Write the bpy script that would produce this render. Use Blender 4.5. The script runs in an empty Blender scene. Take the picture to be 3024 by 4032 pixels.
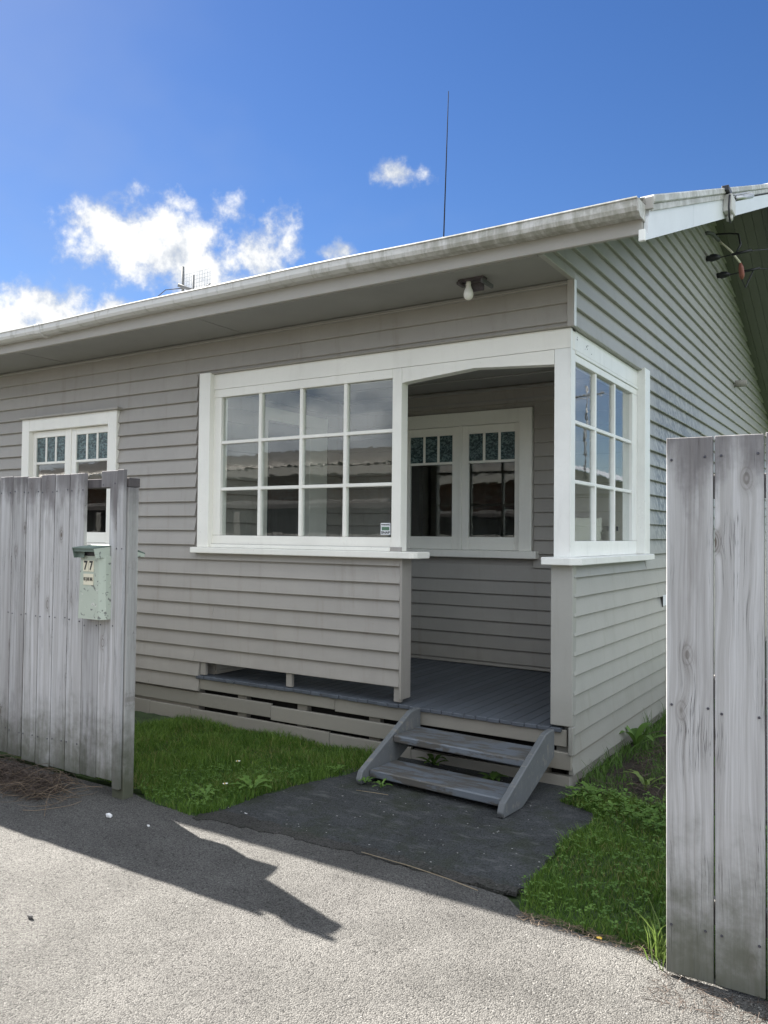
import bpy, bmesh, math, random
import numpy as np
from mathutils import Vector, Matrix
random.seed(7)
RNG = np.random.default_rng(11)
rad = math.radians
sc = bpy.context.scene
COL = sc.collection

# ------------------------------------------------------------------ camera
CAM = Vector((1.8437, -5.2, 1.65))
cd = bpy.data.cameras.new('camera')
cam = bpy.data.objects.new('camera', cd)
COL.objects.link(cam)
r_ = Vector((0.84382359, 0.53652215, 0.01028199))
u_ = Vector((0.00655651, -0.02946726, 0.99954424))
f_ = Vector((-0.53658061, 0.8433716, 0.02838289))
M = Matrix.Identity(4)
for i in range(3):
    M[i][0], M[i][1], M[i][2], M[i][3] = r_[i], u_[i], -f_[i], CAM[i]
cam.matrix_world = M
cd.sensor_fit = 'HORIZONTAL'
cd.sensor_width = 36.0
cd.lens = 3184.4 / 3024 * 36.0
cd.clip_start = 0.05
cd.clip_end = 3000
sc.camera = cam

# ------------------------------------------------------------------ light
SUN_DIR = Vector((1.04, -0.326, -1.0)).normalized()      # the way the light travels
TO_SUN = -SUN_DIR
sun_el = math.asin(TO_SUN.z)
sun_az = math.atan2(TO_SUN.x, TO_SUN.y)
sl = bpy.data.lights.new('sun', 'SUN')
sl.energy = 5.0
sl.angle = rad(0.53)
sl.color = (1.0, 0.95, 0.87)
so = bpy.data.objects.new('sun', sl)
COL.objects.link(so)
so.rotation_euler = SUN_DIR.to_track_quat('-Z', 'Y').to_euler()
so.location = (-20, 8, 20)

sc.view_settings.view_transform = 'Standard'
sc.view_settings.look = 'None'
sc.view_settings.gamma = 1.0
sc.view_settings.use_curve_mapping = False
sc.view_settings.exposure = 2.25
sc.render.engine = 'CYCLES'
sc.cycles.use_denoising = True
sc.cycles.max_bounces = 8
sc.cycles.diffuse_bounces = 4
sc.cycles.glossy_bounces = 4
sc.cycles.transparent_max_bounces = 24
sc.cycles.sample_clamp_indirect = 8.0

# ------------------------------------------------------------------ node helpers
class V:
    """tiny wrapper so that node maths reads like maths"""
    def __init__(s, nt, sock): s.nt, s.s = nt, sock
    def _m(s, op, *a, clamp=False):
        n = s.nt.nodes.new('ShaderNodeMath'); n.operation = op; n.use_clamp = clamp
        for i, x in enumerate((s,) + a):
            if isinstance(x, V): s.nt.links.new(x.s, n.inputs[i])
            else: n.inputs[i].default_value = x
        return V(s.nt, n.outputs[0])
    def __add__(s, o): return s._m('ADD', o)
    __radd__ = __add__
    def __sub__(s, o): return s._m('SUBTRACT', o)
    def __rsub__(s, o): return V(s.nt, s.nt_val(o))._m('SUBTRACT', s)
    def __mul__(s, o): return s._m('MULTIPLY', o)
    __rmul__ = __mul__
    def __truediv__(s, o): return s._m('DIVIDE', o)
    def nt_val(s, o):
        n = s.nt.nodes.new('ShaderNodeValue'); n.outputs[0].default_value = o; return n.outputs[0]
    def pw(s, o): return s._m('POWER', o)
    def sqrt(s): return s._m('SQRT')
    def abs(s): return s._m('ABSOLUTE')
    def mx(s, o): return s._m('MAXIMUM', o)
    def mn(s, o): return s._m('MINIMUM', o)
    def clamp(s): return s._m('ADD', 0.0, clamp=True)
    def sstep(s, a, b):
        n = s.nt.nodes.new('ShaderNodeMapRange'); n.interpolation_type = 'SMOOTHSTEP'
        s.nt.links.new(s.s, n.inputs[0]); n.inputs[1].default_value = a; n.inputs[2].default_value = b
        return V(s.nt, n.outputs[0])
    def rng(s, a, b, c, d):
        n = s.nt.nodes.new('ShaderNodeMapRange')
        s.nt.links.new(s.s, n.inputs[0])
        for i, x in enumerate((a, b, c, d)): n.inputs[i + 1].default_value = x
        return V(s.nt, n.outputs[0])

def sep(nt, sock):
    n = nt.nodes.new('ShaderNodeSeparateXYZ'); nt.links.new(sock, n.inputs[0])
    return [V(nt, o) for o in n.outputs]
def comb(nt, *a):
    n = nt.nodes.new('ShaderNodeCombineXYZ')
    for i, x in enumerate(a):
        if isinstance(x, V): nt.links.new(x.s, n.inputs[i])
        else: n.inputs[i].default_value = x
    return n.outputs[0]
def noise(nt, vec, scale, detail=4, rough=0.55, dist=0.0):
    n = nt.nodes.new('ShaderNodeTexNoise')
    if vec is not None: nt.links.new(vec, n.inputs['Vector'])
    n.inputs['Scale'].default_value = scale; n.inputs['Detail'].default_value = detail
    n.inputs['Roughness'].default_value = rough; n.inputs['Distortion'].default_value = dist
    return V(nt, n.outputs[0])
def voro(nt, vec, scale, feature='F1', rnd=1.0, out='Distance'):
    n = nt.nodes.new('ShaderNodeTexVoronoi'); n.feature = feature
    if vec is not None: nt.links.new(vec, n.inputs['Vector'])
    n.inputs['Scale'].default_value = scale
    n.inputs['Randomness'].default_value = rnd
    return n.outputs[out]
def mix(nt, fac, a, b):
    n = nt.nodes.new('ShaderNodeMix'); n.data_type = 'RGBA'
    if isinstance(fac, V): nt.links.new(fac.s, n.inputs[0])
    else: n.inputs[0].default_value = fac
    for i, x in ((6, a), (7, b)):
        if isinstance(x, (tuple, list)): n.inputs[i].default_value = (*x, 1) if len(x) == 3 else x
        else: nt.links.new(x, n.inputs[i])
    return n.outputs[2]
def scalecol(nt, col, v):
    n = nt.nodes.new('ShaderNodeVectorMath'); n.operation = 'SCALE'
    nt.links.new(col, n.inputs[0]); nt.links.new(v.s, n.inputs[3])
    return n.outputs[0]
def mat(name):
    m = bpy.data.materials.new(name); m.use_nodes = True
    nt = m.node_tree
    b = nt.nodes['Principled BSDF']
    return m, nt, b
def objco(nt):
    tc = nt.nodes.new('ShaderNodeTexCoord'); return tc.outputs['Object']
def objrand(nt):
    n = nt.nodes.new('ShaderNodeObjectInfo'); return V(nt, n.outputs['Random'])
def worldpos(nt):
    n = nt.nodes.new('ShaderNodeNewGeometry'); return n.outputs['Position']
def bump(nt, b, h, strength=0.4, dist=0.01):
    n = nt.nodes.new('ShaderNodeBump'); n.inputs['Strength'].default_value = strength
    n.inputs['Distance'].default_value = dist
    nt.links.new(h.s, n.inputs['Height']); nt.links.new(n.outputs[0], b.inputs['Normal'])
    return n
def setc(nt, b, col):
    if isinstance(col, (tuple, list)): b.inputs['Base Color'].default_value = (*col, 1)
    else: nt.links.new(col, b.inputs['Base Color'])

# ------------------------------------------------------------------ sky
w = bpy.data.worlds.new('World'); sc.world = w; w.use_nodes = True
nt = w.node_tree
bg = nt.nodes['Background']
sky = nt.nodes.new('ShaderNodeTexSky'); sky.sky_type = 'NISHITA'
sky.sun_disc = False; sky.sun_elevation = sun_el; sky.sun_rotation = sun_az
sky.air_density = 1.0; sky.dust_density = 0.12; sky.ozone_density = 3.0; sky.altitude = 20
tc = nt.nodes.new('ShaderNodeTexCoord')
dx, dy, dz = sep(nt, tc.outputs['Generated'])
az = dx._m('ARCTAN2', dy) * 57.29578
el = dz._m('ARCSINE') * 57.29578
def blob(a0, e0, ra, re):
    p = (az - a0) / ra; q = (el - e0) / re
    return 1.0 - (p * p + q * q).sqrt()
cl = blob(-48.4, 18.9, 8.2, 3.9)
for a, k_ in [((-51.0, 19.9, 4.6, 1.7), .9), ((-45.4, 17.4, 5.4, 4.0), 1), ((-41.2, 18.4, 4.2, 4.2), .75), ((-42.8, 16.6, 5, 2.4), .9), ((-43.8, 21.6, 4.0, 1.9), .5), ((-46.8, 21.6, 3.0, 1.4), .5),
              ((-31.8, 24.4, 3.4, 1.15), .62), ((-35.8, 19.45, 2.8, 1.0), .6), ((-54.6, 14.0, 5.0, 3.1), .95), ((-58.0, 12.8, 5.4, 2.6), 1), ((-51.0, 14.4, 3.8, 1.8), .8)]:
    cl = cl.mx(blob(*a) * k_)
n1 = noise(nt, tc.outputs['Generated'], 30.0, 5, 0.60)
n2 = noise(nt, tc.outputs['Generated'], 13.0, 2, 0.6)
field = cl * 1.6 + (n1 - 0.5) * 2.3 + (n2 - .5) * 0.8
near = field.sstep(0.20, 1.05)
# broken cloud over the rest of the sky: a flat layer seen in perspective
inv = dz.mx(0.0) + 0.32
lay = comb(nt, dx / inv, dy / inv, 0.0)
l1 = noise(nt, lay, 0.85, 5, 0.6)
fwd = dx * (-0.5373) + dy * 0.8434
away = fwd.sstep(0.74, 0.42)
rest = l1.sstep(0.37, 0.53) * away
veil = l1.sstep(0.5, 0.7) * 0.2
cloud = near.mx(rest).clamp()
shade = (field * 0.42 + n1 * 1.3 - (n2 - .5) * .9).sstep(0.65, 1.35)
lshade = noise(nt, lay, 1.9, 3, 0.6).sstep(0.34, 0.66)
SKYK = 0.05
cnear = mix(nt, shade, (2.5, 2.75, 3.15), (4.7, 4.72, 4.68))
crest = mix(nt, lshade, (3.0, 3.4, 4.0), (9.8, 10.3, 10.9))
ccol = mix(nt, away.sstep(0.0, 0.6), cnear, crest)
hs = nt.nodes.new('ShaderNodeHueSaturation'); hs.inputs['Saturation'].default_value = 1.24; hs.inputs['Value'].default_value = 0.54; hs.inputs['Hue'].default_value = 0.511
nt.links.new(sky.outputs[0], hs.inputs['Color'])
base = mix(nt, veil, hs.outputs[0], (2.0, 2.3, 2.9))
allc = mix(nt, cloud * dz.sstep(-0.02, 0.05), base, ccol)
nt.links.new(allc, bg.inputs[0])
bg.inputs[1].default_value = SKYK
w.cycles.sampling_method = 'MANUAL'; w.cycles.sample_map_resolution = 256

# ------------------------------------------------------------------ mesh helpers
WLOC = {}
def wl(p):
    if p is None: return Vector((0, 0, 0))
    return WLOC[p.name]
def link(o, parent, loc):
    COL.objects.link(o)
    if parent is not None:
        o.parent = parent
    o.location = Vector(loc) - wl(parent)
    WLOC[o.name] = Vector(loc)
    return o
def empty(name, loc, label=None, cat=None, group=None):
    o = bpy.data.objects.new(name, None); o.empty_display_size = 0.1
    link(o, None, loc)
    if label: tag(o, label, cat, group)
    return o
def tag(o, label=None, cat=None, group=None, kind=None):
    if label: o['label'] = label
    if cat: o['category'] = cat
    if group: o['group'] = group
    if kind: o['kind'] = kind
    return o
def pd(name, verts, faces, m, parent=None, loc=(0, 0, 0), smooth=False):
    """mesh from world-space verts, origin at loc"""
    me = bpy.data.meshes.new(name)
    lv = Vector(loc)
    me.from_pydata([tuple(Vector(v) - lv) for v in verts], [], faces)
    me.validate(); me.update()
    if m: me.materials.append(m)
    if smooth: me.polygons.foreach_set('use_smooth', [True] * len(me.polygons))
    return link(bpy.data.objects.new(name, me), parent, loc)
def fixn(o):
    bm = bmesh.new(); bm.from_mesh(o.data)
    bmesh.ops.recalc_face_normals(bm, faces=bm.faces); bm.to_mesh(o.data); bm.free(); return o
BOXC = {}
def box(name, x0, x1, y0, y1, z0, z1, m, parent=None, bev=0.0):
    x0, x1 = sorted((x0, x1)); y0, y1 = sorted((y0, y1)); z0, z1 = sorted((z0, z1))
    d = (round(x1 - x0, 4), round(y1 - y0, 4), round(z1 - z0, 4))
    key = (d, m.name, bev)
    me = BOXC.get(key)
    if me is None:
        bm = bmesh.new(); bmesh.ops.create_cube(bm, size=1.0)
        for v in bm.verts: v.co = Vector((v.co.x * d[0], v.co.y * d[1], (v.co.z + .5) * d[2]))
        if bev > 0: bmesh.ops.bevel(bm, geom=bm.edges[:], offset=min(bev, min(d) * .4), segments=1, affect='EDGES')
        me = bpy.data.meshes.new(name); bm.to_mesh(me); bm.free(); me.materials.append(m); BOXC[key] = me
    return link(bpy.data.objects.new(name, me), parent, ((x0 + x1) / 2, (y0 + y1) / 2, z0))
def boxes(name, lst, m, parent=None, loc=(0, 0, 0)):
    """several boxes that are one rigid part"""
    vs, fs = [], []
    for (x0, x1, y0, y1, z0, z1) in lst:
        b = len(vs)
        vs += [(x, y, z) for x in (x0, x1) for y in (y0, y1) for z in (z0, z1)]
        fs += [tuple(b + i for i in f) for f in ((0, 1, 3, 2), (4, 6, 7, 5), (0, 4, 5, 1), (2, 3, 7, 6), (0, 2, 6, 4), (1, 5, 7, 3))]
    return pd(name, vs, fs, m, parent, loc)
def prism(name, poly, axis, a0, a1, m, parent=None, bev=0.0, smooth=False):
    """poly: 2-D outline (the two other axes in xyz order), extruded from a0 to a1 along axis"""
    bm = bmesh.new()
    def p3(p, a):
        if axis == 0: return (a, p[0], p[1])
        if axis == 1: return (p[0], a, p[1])
        return (p[0], p[1], a)
    c = Vector(p3(poly[0], a0))
    A = [bm.verts.new(Vector(p3(p, a0)) - c) for p in poly]
    B = [bm.verts.new(Vector(p3(p, a1)) - c) for p in poly]
    bm.faces.new(A); bm.faces.new(list(reversed(B)))
    n = len(poly)
    for i in range(n): bm.faces.new((A[i], B[i], B[(i + 1) % n], A[(i + 1) % n]))
    bmesh.ops.recalc_face_normals(bm, faces=bm.faces)
    if bev > 0: bmesh.ops.bevel(bm, geom=bm.edges[:], offset=bev, segments=1, affect='EDGES')
    me = bpy.data.meshes.new(name); bm.to_mesh(me); bm.free(); me.materials.append(m)
    if smooth: me.polygons.foreach_set('use_smooth', [True] * len(me.polygons))
    return link(bpy.data.objects.new(name, me), parent, c)
def tube_geo(pts, rads, n=6):
    pts = [Vector(p) for p in pts]
    if not isinstance(rads, (list, tuple)): rads = [rads] * len(pts)
    vs, fs = [], []
    for i, p in enumerate(pts):
        t = (pts[min(i + 1, len(pts) - 1)] - pts[max(i - 1, 0)])
        t = t.normalized() if t.length > 1e-9 else Vector((0, 0, 1))
        a = t.orthogonal().normalized() if i == 0 else (a - t * a.dot(t)).normalized()
        b = t.cross(a)
        for k in range(n):
            an = 2 * math.pi * k / n
            vs.append(p + (a * math.cos(an) + b * math.sin(an)) * rads[i])
        if i:
            o = (i - 1) * n
            fs += [(o + k, o + (k + 1) % n, o + n + (k + 1) % n, o + n + k) for k in range(n)]
    fs.append(tuple(reversed(range(n)))); fs.append(tuple(range(len(vs) - n, len(vs))))
    return vs, fs
def tube(name, pts, rads, m, parent=None, n=8):
    vs, fs = tube_geo(pts, rads, n)
    return pd(name, vs, fs, m, parent, pts[0], smooth=True)
def lathe(name, prof, c, m, parent=None, n=18):
    vs, fs = [], []
    for (rr, z) in prof:
        for k in range(n):
            a = 2 * math.pi * k / n
            vs.append((c[0] + rr * math.cos(a), c[1] + rr * math.sin(a), c[2] + z))
    for i in range(len(prof) - 1):
        o = i * n
        fs += [(o + k, o + (k + 1) % n, o + n + (k + 1) % n, o + n + k) for k in range(n)]
    fs.append(tuple(reversed(range(n)))); fs.append(tuple(range(len(vs) - n, len(vs))))
    return pd(name, vs, fs, m, parent, c, smooth=True)
def text_mesh(name, body, size, m, parent, M4, xs=1.0, bold=0.0):
    cu = bpy.data.curves.new(name, 'FONT'); cu.body = body; cu.size = size
    cu.align_x = 'CENTER'; cu.align_y = 'CENTER'; cu.extrude = 0.0004; cu.offset = bold
    t = bpy.data.objects.new(name, cu); COL.objects.link(t)
    bpy.context.view_layer.update()
    me = bpy.data.meshes.new_from_object(t.evaluated_get(bpy.context.evaluated_depsgraph_get()))
    bpy.data.objects.remove(t)
    me.name = name; me.materials.clear(); me.materials.append(m)
    loc = M4.translation.copy()
    R = M4.to_3x3()
    for v in me.vertices: v.co = R @ Vector((v.co.x * xs, v.co.y, v.co.z))
    return link(bpy.data.objects.new(name, me), parent, loc)

# ------------------------------------------------------------------ materials
def paint(name, col, var=0.06, dirt=0.25, rough=0.45, dirtcol=(0.16, 0.15, 0.12), scale=3.0, grain=0.25, peel=None, streak=0.0):
    m, nt, b = mat(name)
    wp = worldpos(nt); rn = objrand(nt)
    n1 = noise(nt, wp, scale, 6, 0.6)
    n2 = noise(nt, wp, 45, 4, 0.6)
    v = (n1 - .5) * 0.25 + (rn - .5) * (2 * var) + 1.0
    c = scalecol(nt, mix(nt, 0.0, col, col), v)
    d = (n1 * 0.6 + n2 * 0.4).sstep(0.52, 0.78) * dirt
    c = mix(nt, d, c, dirtcol)
    if streak:
        x, y, z = sep(nt, wp)
        sn = noise(nt, comb(nt, (x + y) * 9.0, 0.0, z * 1.2), 1.0, 5, .65)
        c = mix(nt, sn.sstep(.52, .74) * streak, c, dirtcol)
        splash = (z + (noise(nt, wp, 5.0, 4, .6) - .5) * .5).sstep(.75, .15)
        c = mix(nt, splash * .35, c, (0.17, 0.155, 0.12))
        c = mix(nt, noise(nt, wp, 70.0, 2, .5).sstep(.72, .78) * .35, c, (0.2, 0.16, 0.11))
    if peel:
        x, y, z = sep(nt, wp)
        pn = noise(nt, comb(nt, x * 9.0, y * 9.0, z * 4.0), 3.0, 5, 0.65)
        pm = pn.sstep(peel[0], peel[0] + .05)
        if peel[2]:
            pm = pm * y.sstep(1.9, 2.3) * y.sstep(5.2, 3.2) * z.sstep(1.45, 1.75) * z.sstep(3.6, 2.6)
        c = mix(nt, pm * peel[3], c, peel[1])
    setc(nt, b, c)
    b.inputs['Roughness'].default_value = rough
    b.inputs['Specular IOR Level'].default_value = 0.35
    bump(nt, b, n2 * 0.6 + noise(nt, wp, 160, 3, .6) * 0.4, grain, 0.003)
    return m
M_WALL = paint('wall_paint', (0.36, 0.339, 0.310), 0.045, 0.2, 0.5, (0.24, 0.215, 0.17), streak=.35)
M_SIDE = paint('cool_lit_side_paint', (0.37, 0.368, 0.342), 0.045, 0.16, 0.36, (0.25, 0.235, 0.18), streak=.35, peel=(0.47, (0.15, 0.16, 0.16), True, 1.0))  # cooler tint puts the side's bluer light into the paint; smudges are wear
M_SKIRT = paint('skirting_paint', (0.27, 0.255, 0.22), 0.06, 0.4, 0.6)
M_WHITE = paint('white_trim_paint', (0.87, 0.855, 0.79), 0.02, 0.14, 0.4, (0.45, 0.42, 0.35), 2.0, 0.2, streak=.10)
M_WHITES = paint('worn_white_paint', (0.86, 0.865, 0.83), 0.02, 0.18, 0.35, (0.3, 0.29, 0.26), 4.0, 0.2, streak=.14)
M_SOFFIT = paint('soffit_paint', (0.30, 0.295, 0.28), 0.02, 0.1, 0.55)
M_FASCIA = paint('fascia_paint', (0.41, 0.39, 0.36), 0.03, 0.15, 0.5)
M_BARGE = paint('barge_paint', (0.74, 0.76, 0.78), 0.02, 0.08, 0.4)
M_LINING = paint('lining_paint', (0.17, 0.175, 0.155), 0.05, 0.2, 0.6)
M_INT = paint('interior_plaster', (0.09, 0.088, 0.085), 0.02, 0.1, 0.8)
M_DOOR = paint('green_door_paint', (0.035, 0.07, 0.065), 0.03, 0.05, 0.35)
M_CONC = paint('concrete', (0.30, 0.285, 0.25), 0.05, 0.5, 0.85, (0.10, 0.11, 0.07), 5.0, 0.6)
M_BLACKGAP = paint('painted_gap_shade', (0.014, 0.013, 0.012), 0.05, 0.1, 0.9)  # near-black colour stands in for the shade inside open gaps

def deckpaint(name, col, thr, woodc=(0.22, 0.19, 0.155)):
    m, nt, b = mat(name)
    wp = worldpos(nt); rn = objrand(nt)
    x, y, z = sep(nt, wp)
    n1 = noise(nt, comb(nt, x * 2.6, y * 20.0, z * 10.0), 1.6, 6, 0.68)
    n3 = noise(nt, wp, 7.0, 5, 0.6)
    v = (n3 - .5) * 0.5 + (rn - .5) * 0.22 + 1.0
    c = scalecol(nt, mix(nt, 0.0, col, col), v)
    wear = (n1 * 0.7 + n3 * 0.3).sstep(thr, thr + .06)
    c = mix(nt, wear * 0.85, c, woodc)
    g = noise(nt, comb(nt, x * 1.5, y * 24.0, z * 24.0), 5.0, 4, .6).sstep(.6, .75)
    c = mix(nt, g * wear * .7, c, (0.06, 0.055, 0.05))
    setc(nt, b, c); b.inputs['Roughness'].default_value = 0.5
    bump(nt, b, n1 * .6 - wear * 0.5, 0.5, 0.004)
    return m
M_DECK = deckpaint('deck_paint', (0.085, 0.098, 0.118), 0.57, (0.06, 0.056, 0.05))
M_STEP = deckpaint('step_paint', (0.145, 0.165, 0.19), 0.47, (0.085, 0.077, 0.064))
M_STRING = deckpaint('stringer_paint', (0.135, 0.145, 0.152), 0.54, (0.21, 0.20, 0.18))

def wood(name, ca, cb, cdark, green=0.25):
    m, nt, b = mat(name)
    oc = objco(nt); rn = objrand(nt)
    x, y, z = sep(nt, oc)
    ox = rn * 37.0
    # knots: a sparse 2-D cell pattern
    kv = comb(nt, x * 9.0 + ox * 3.1, 0.0, z * 4.6 + ox * 1.7)
    vn = nt.nodes.new('ShaderNodeTexVoronoi'); nt.links.new(kv, vn.inputs['Vector']); vn.inputs['Scale'].default_value = 1.0
    kd = V(nt, vn.outputs['Distance']); kr, kg, kb = sep(nt, vn.outputs['Color'])
    on = kr.sstep(0.70, 0.73)
    pull = (kd * kd * (-26.0))._m('EXPONENT') * on
    warp = noise(nt, comb(nt, x * 5.0 + ox, 0.0, z * 1.1 + ox), 1.0, 3, .5)
    gx = x * 38.0 + (warp - .5) * 3.0 + pull * 1.8
    g1 = noise(nt, comb(nt, gx + ox * 5.0, y * 20.0, z * 0.5 + ox), 1.0, 5, 0.7)
    g2 = noise(nt, comb(nt, gx * 7.0 + ox, y * 60.0, z * 2.6), 1.0, 5, 0.78)
    crack = noise(nt, comb(nt, gx * 3.2 + ox * 9.0, y * 9.0, z * 1.1), 1.0, 3, .6)
    crk = (crack - .5).abs().sstep(.012, .0) * noise(nt, comb(nt, x * 9.0 + ox, 0.0, z * 2.0), 1.0, 2, .5).sstep(.5, .6)
    blot = noise(nt, comb(nt, x * 7.0 + ox, 0.0, z * 1.4 - ox), 1.0, 5, 0.6)
    wp = worldpos(nt); wx, wy, wz = sep(nt, wp)
    c = mix(nt, (g1 * 0.75 + g2 * 0.25).sstep(0.36, 0.66), ca, cb)
    c = mix(nt, g2.sstep(0.58, 0.74) * 0.40, c, cdark)
    c = mix(nt, blot.sstep(0.54, 0.74) * 0.42, c, (0.20, 0.185, 0.175))
    core = kd.sstep(0.14, 0.08) * on
    ring = (kd * 85.0)._m('SINE').sstep(-0.2, 0.9) * kd.sstep(0.30, 0.16) * on
    c = mix(nt, kd.sstep(.42, .12) * on * .35, c, (0.17, 0.15, 0.135))
    c = mix(nt, ring * 0.55, c, (0.13, 0.115, 0.10))
    c = mix(nt, core * 0.75, c, (0.12, 0.095, 0.075))
    c = mix(nt, crk * .85, c, (0.05, 0.045, 0.045))
    # weather: dark damp ends, green growth near the ground
    dn = noise(nt, wp, 9.0, 6, 0.65)
    top = (wz + (dn - .5) * 0.30 + (rn - .5) * .16 + (blot - .5) * .9).sstep(1.76, 2.05)
    c = mix(nt, top * 0.72, c, (0.105, 0.095, 0.10))
    bot = (wz + (dn - .5) * 0.7 + (blot - .5) * .5).sstep(0.66, 0.04)
    c = mix(nt, bot * (0.62 + green), c, (0.085, 0.09, 0.062))
    streak = noise(nt, comb(nt, x * 26.0 + ox, y, z * 0.8), 1.0, 4, .6).sstep(.64, .78)
    c = mix(nt, streak * 0.45, c, (0.14, 0.13, 0.135))
    broad = noise(nt, comb(nt, x * 13.0 + ox * 2.0, y, z * 0.55 + ox), 1.0, 4, .6).sstep(.50, .66)
    c = mix(nt, broad * 0.24, c, (0.20, 0.185, 0.18))
    c = scalecol(nt, c, (rn - .5) * 0.28 + 1.0)
    setc(nt, b, c); b.inputs['Roughness'].default_value = 0.85
    b.inputs['Specular IOR Level'].default_value = 0.2
    bump(nt, b, g1 * 0.5 + g2 * 0.6 - core * 0.5 - crk * 1.2, 0.6, 0.004)
    return m
M_PLANK = wood('weathered_plank', (0.36, 0.352, 0.348), (0.56, 0.56, 0.572), (0.16, 0.145, 0.14))
M_POST = wood('weathered_post', (0.27, 0.265, 0.255), (0.40, 0.395, 0.385), (0.17, 0.15, 0.13), 0.35)
M_RAIL = wood('dark_rail', (0.07, 0.065, 0.068), (0.12, 0.11, 0.115), (0.04, 0.04, 0.04))

def simple(name, col, rough=0.6, metal=0.0, n=0.3, sc_=30.0):
    m, nt, b = mat(name)
    v = (noise(nt, worldpos(nt), sc_, 4, .6) - .5) * (2 * n) + 1.0
    setc(nt, b, scalecol(nt, mix(nt, 0.0, col, col), v))
    b.inputs['Roughness'].default_value = rough; b.inputs['Metallic'].default_value = metal
    return m
M_BLACK = simple('black_plastic', (0.02, 0.02, 0.025), 0.45)
M_MATTE = simple('matte_black', (0.018, 0.018, 0.02), 0.95)
M_MATTE.node_tree.nodes['Principled BSDF'].inputs['Specular IOR Level'].default_value = 0.05
M_NAIL = simple('nail_steel', (0.10, 0.10, 0.12), 0.5, 0.6)
M_STEEL = simple('galvanised_steel', (0.45, 0.46, 0.47), 0.4, 0.8)
M_ALU = simple('aluminium', (0.13, 0.135, 0.14), 0.7, 0.2)
M_BULB = simple('bulb_plastic', (0.78, 0.76, 0.70), 0.3, 0, .05)
M_RUST = simple('rusty_bracket', (0.10, 0.085, 0.09), 0.6, 0.3, .6)
M_CREAM = simple('cream_plate', (0.74, 0.70, 0.55), 0.4, 0, .1)
M_INK = simple('black_ink', (0.012, 0.012, 0.014), 0.5, 0, .1)
M_RED = simple('faded_red_plastic', (0.30, 0.10, 0.075), 0.5)
M_PAPER = simple('white_litter', (0.72, 0.72, 0.72), 0.6, 0, .15)
M_STONE = simple('dark_stone', (0.13, 0.125, 0.12), 0.8, 0, .4)
M_STICK = simple('sticker_white', (0.72, 0.74, 0.76), 0.35, 0, .05)
M_STICKG = simple('sticker_green', (0.10, 0.20, 0.13), 0.35, 0, .05)
M_BOXG = simple('grey_box_plastic', (0.58, 0.57, 0.54), 0.5, 0, .2)

def gutter_mat():
    m, nt, b = mat('gutter_steel')
    wp = worldpos(nt); x, y, z = sep(nt, wp)
    st = noise(nt, comb(nt, x * 20.0, y * 3.0, z * 3.0), 1.0, 5, .7)
    n = noise(nt, wp, 10.0, 6, .65)
    right = x.sstep(-2.2, 0.2)
    dirt = (st * .5 + n * .5 + right * 0.12).sstep(0.5, 0.70)
    c = mix(nt, dirt * 0.7, (0.62, 0.61, 0.59), (0.26, 0.25, 0.20))
    lich = noise(nt, wp, 26.0, 5, .7).sstep(.62, .72)
    c = mix(nt, lich * right * 0.6, c, (0.16, 0.155, 0.10))
    setc(nt, b, c); b.inputs['Roughness'].default_value = 0.5
    return m
M_GUTTER = gutter_mat()
def roof_mat(name, col):
    m, nt, b = mat(name)
    n = noise(nt, worldpos(nt), 4.0, 6, .65)
    setc(nt, b, mix(nt, n.sstep(.45, .7) * .5, col, tuple(c * .55 for c in col)))
    b.inputs['Roughness'].default_value = 0.45; b.inputs['Metallic'].default_value = 0.2
    return m
M_ROOF = roof_mat('roof_steel', (0.50, 0.50, 0.50))
M_ROOFB = roof_mat('roof_steel_warm', (0.19, 0.175, 0.16))
M_ROOFC = roof_mat('roof_steel_grey', (0.22, 0.235, 0.26))

def glass():
    m, nt, b = mat('window_glass'); nt.nodes.remove(b)
    out = nt.nodes['Material Output']
    g = nt.nodes.new('ShaderNodeNewGeometry')
    d = nt.nodes.new('ShaderNodeVectorMath'); d.operation = 'DOT_PRODUCT'
    nt.links.new(g.outputs['Normal'], d.inputs[0]); nt.links.new(g.outputs['Incoming'], d.inputs[1])
    c = V(nt, d.outputs['Value']).abs()
    fr = V(nt, V(nt, c.s).nt_val(1.0)) - c
    F = fr.pw(5.0) * 0.945 + 0.055
    gl = nt.nodes.new('ShaderNodeBsdfGlossy'); gl.inputs['Roughness'].default_value = 0.0
    gl.inputs['Color'].default_value = (1, 1, 1, 1)
    bp = nt.nodes.new('ShaderNodeBump'); bp.inputs['Strength'].default_value = 0.016; bp.inputs['Distance'].default_value = 0.02
    rn = objrand(nt); x, y, z = sep(nt, g.outputs['Position'])
    h = noise(nt, comb(nt, x + rn * 50.0, y + rn * 50.0, z * 1.6), 6.0, 2, .5)
    nt.links.new(h.s, bp.inputs['Height']); nt.links.new(bp.outputs[0], gl.inputs['Normal'])
    tr = nt.nodes.new('ShaderNodeBsdfTransparent'); tr.inputs[0].default_value = (0.93, 0.95, 0.94, 1)
    mx = nt.nodes.new('ShaderNodeMixShader')
    nt.links.new(F.s, mx.inputs[0]); nt.links.new(tr.outputs[0], mx.inputs[1]); nt.links.new(gl.outputs[0], mx.inputs[2])
    nt.links.new(mx.outputs[0], out.inputs[0])
    return m
M_GLASS = glass()
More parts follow.
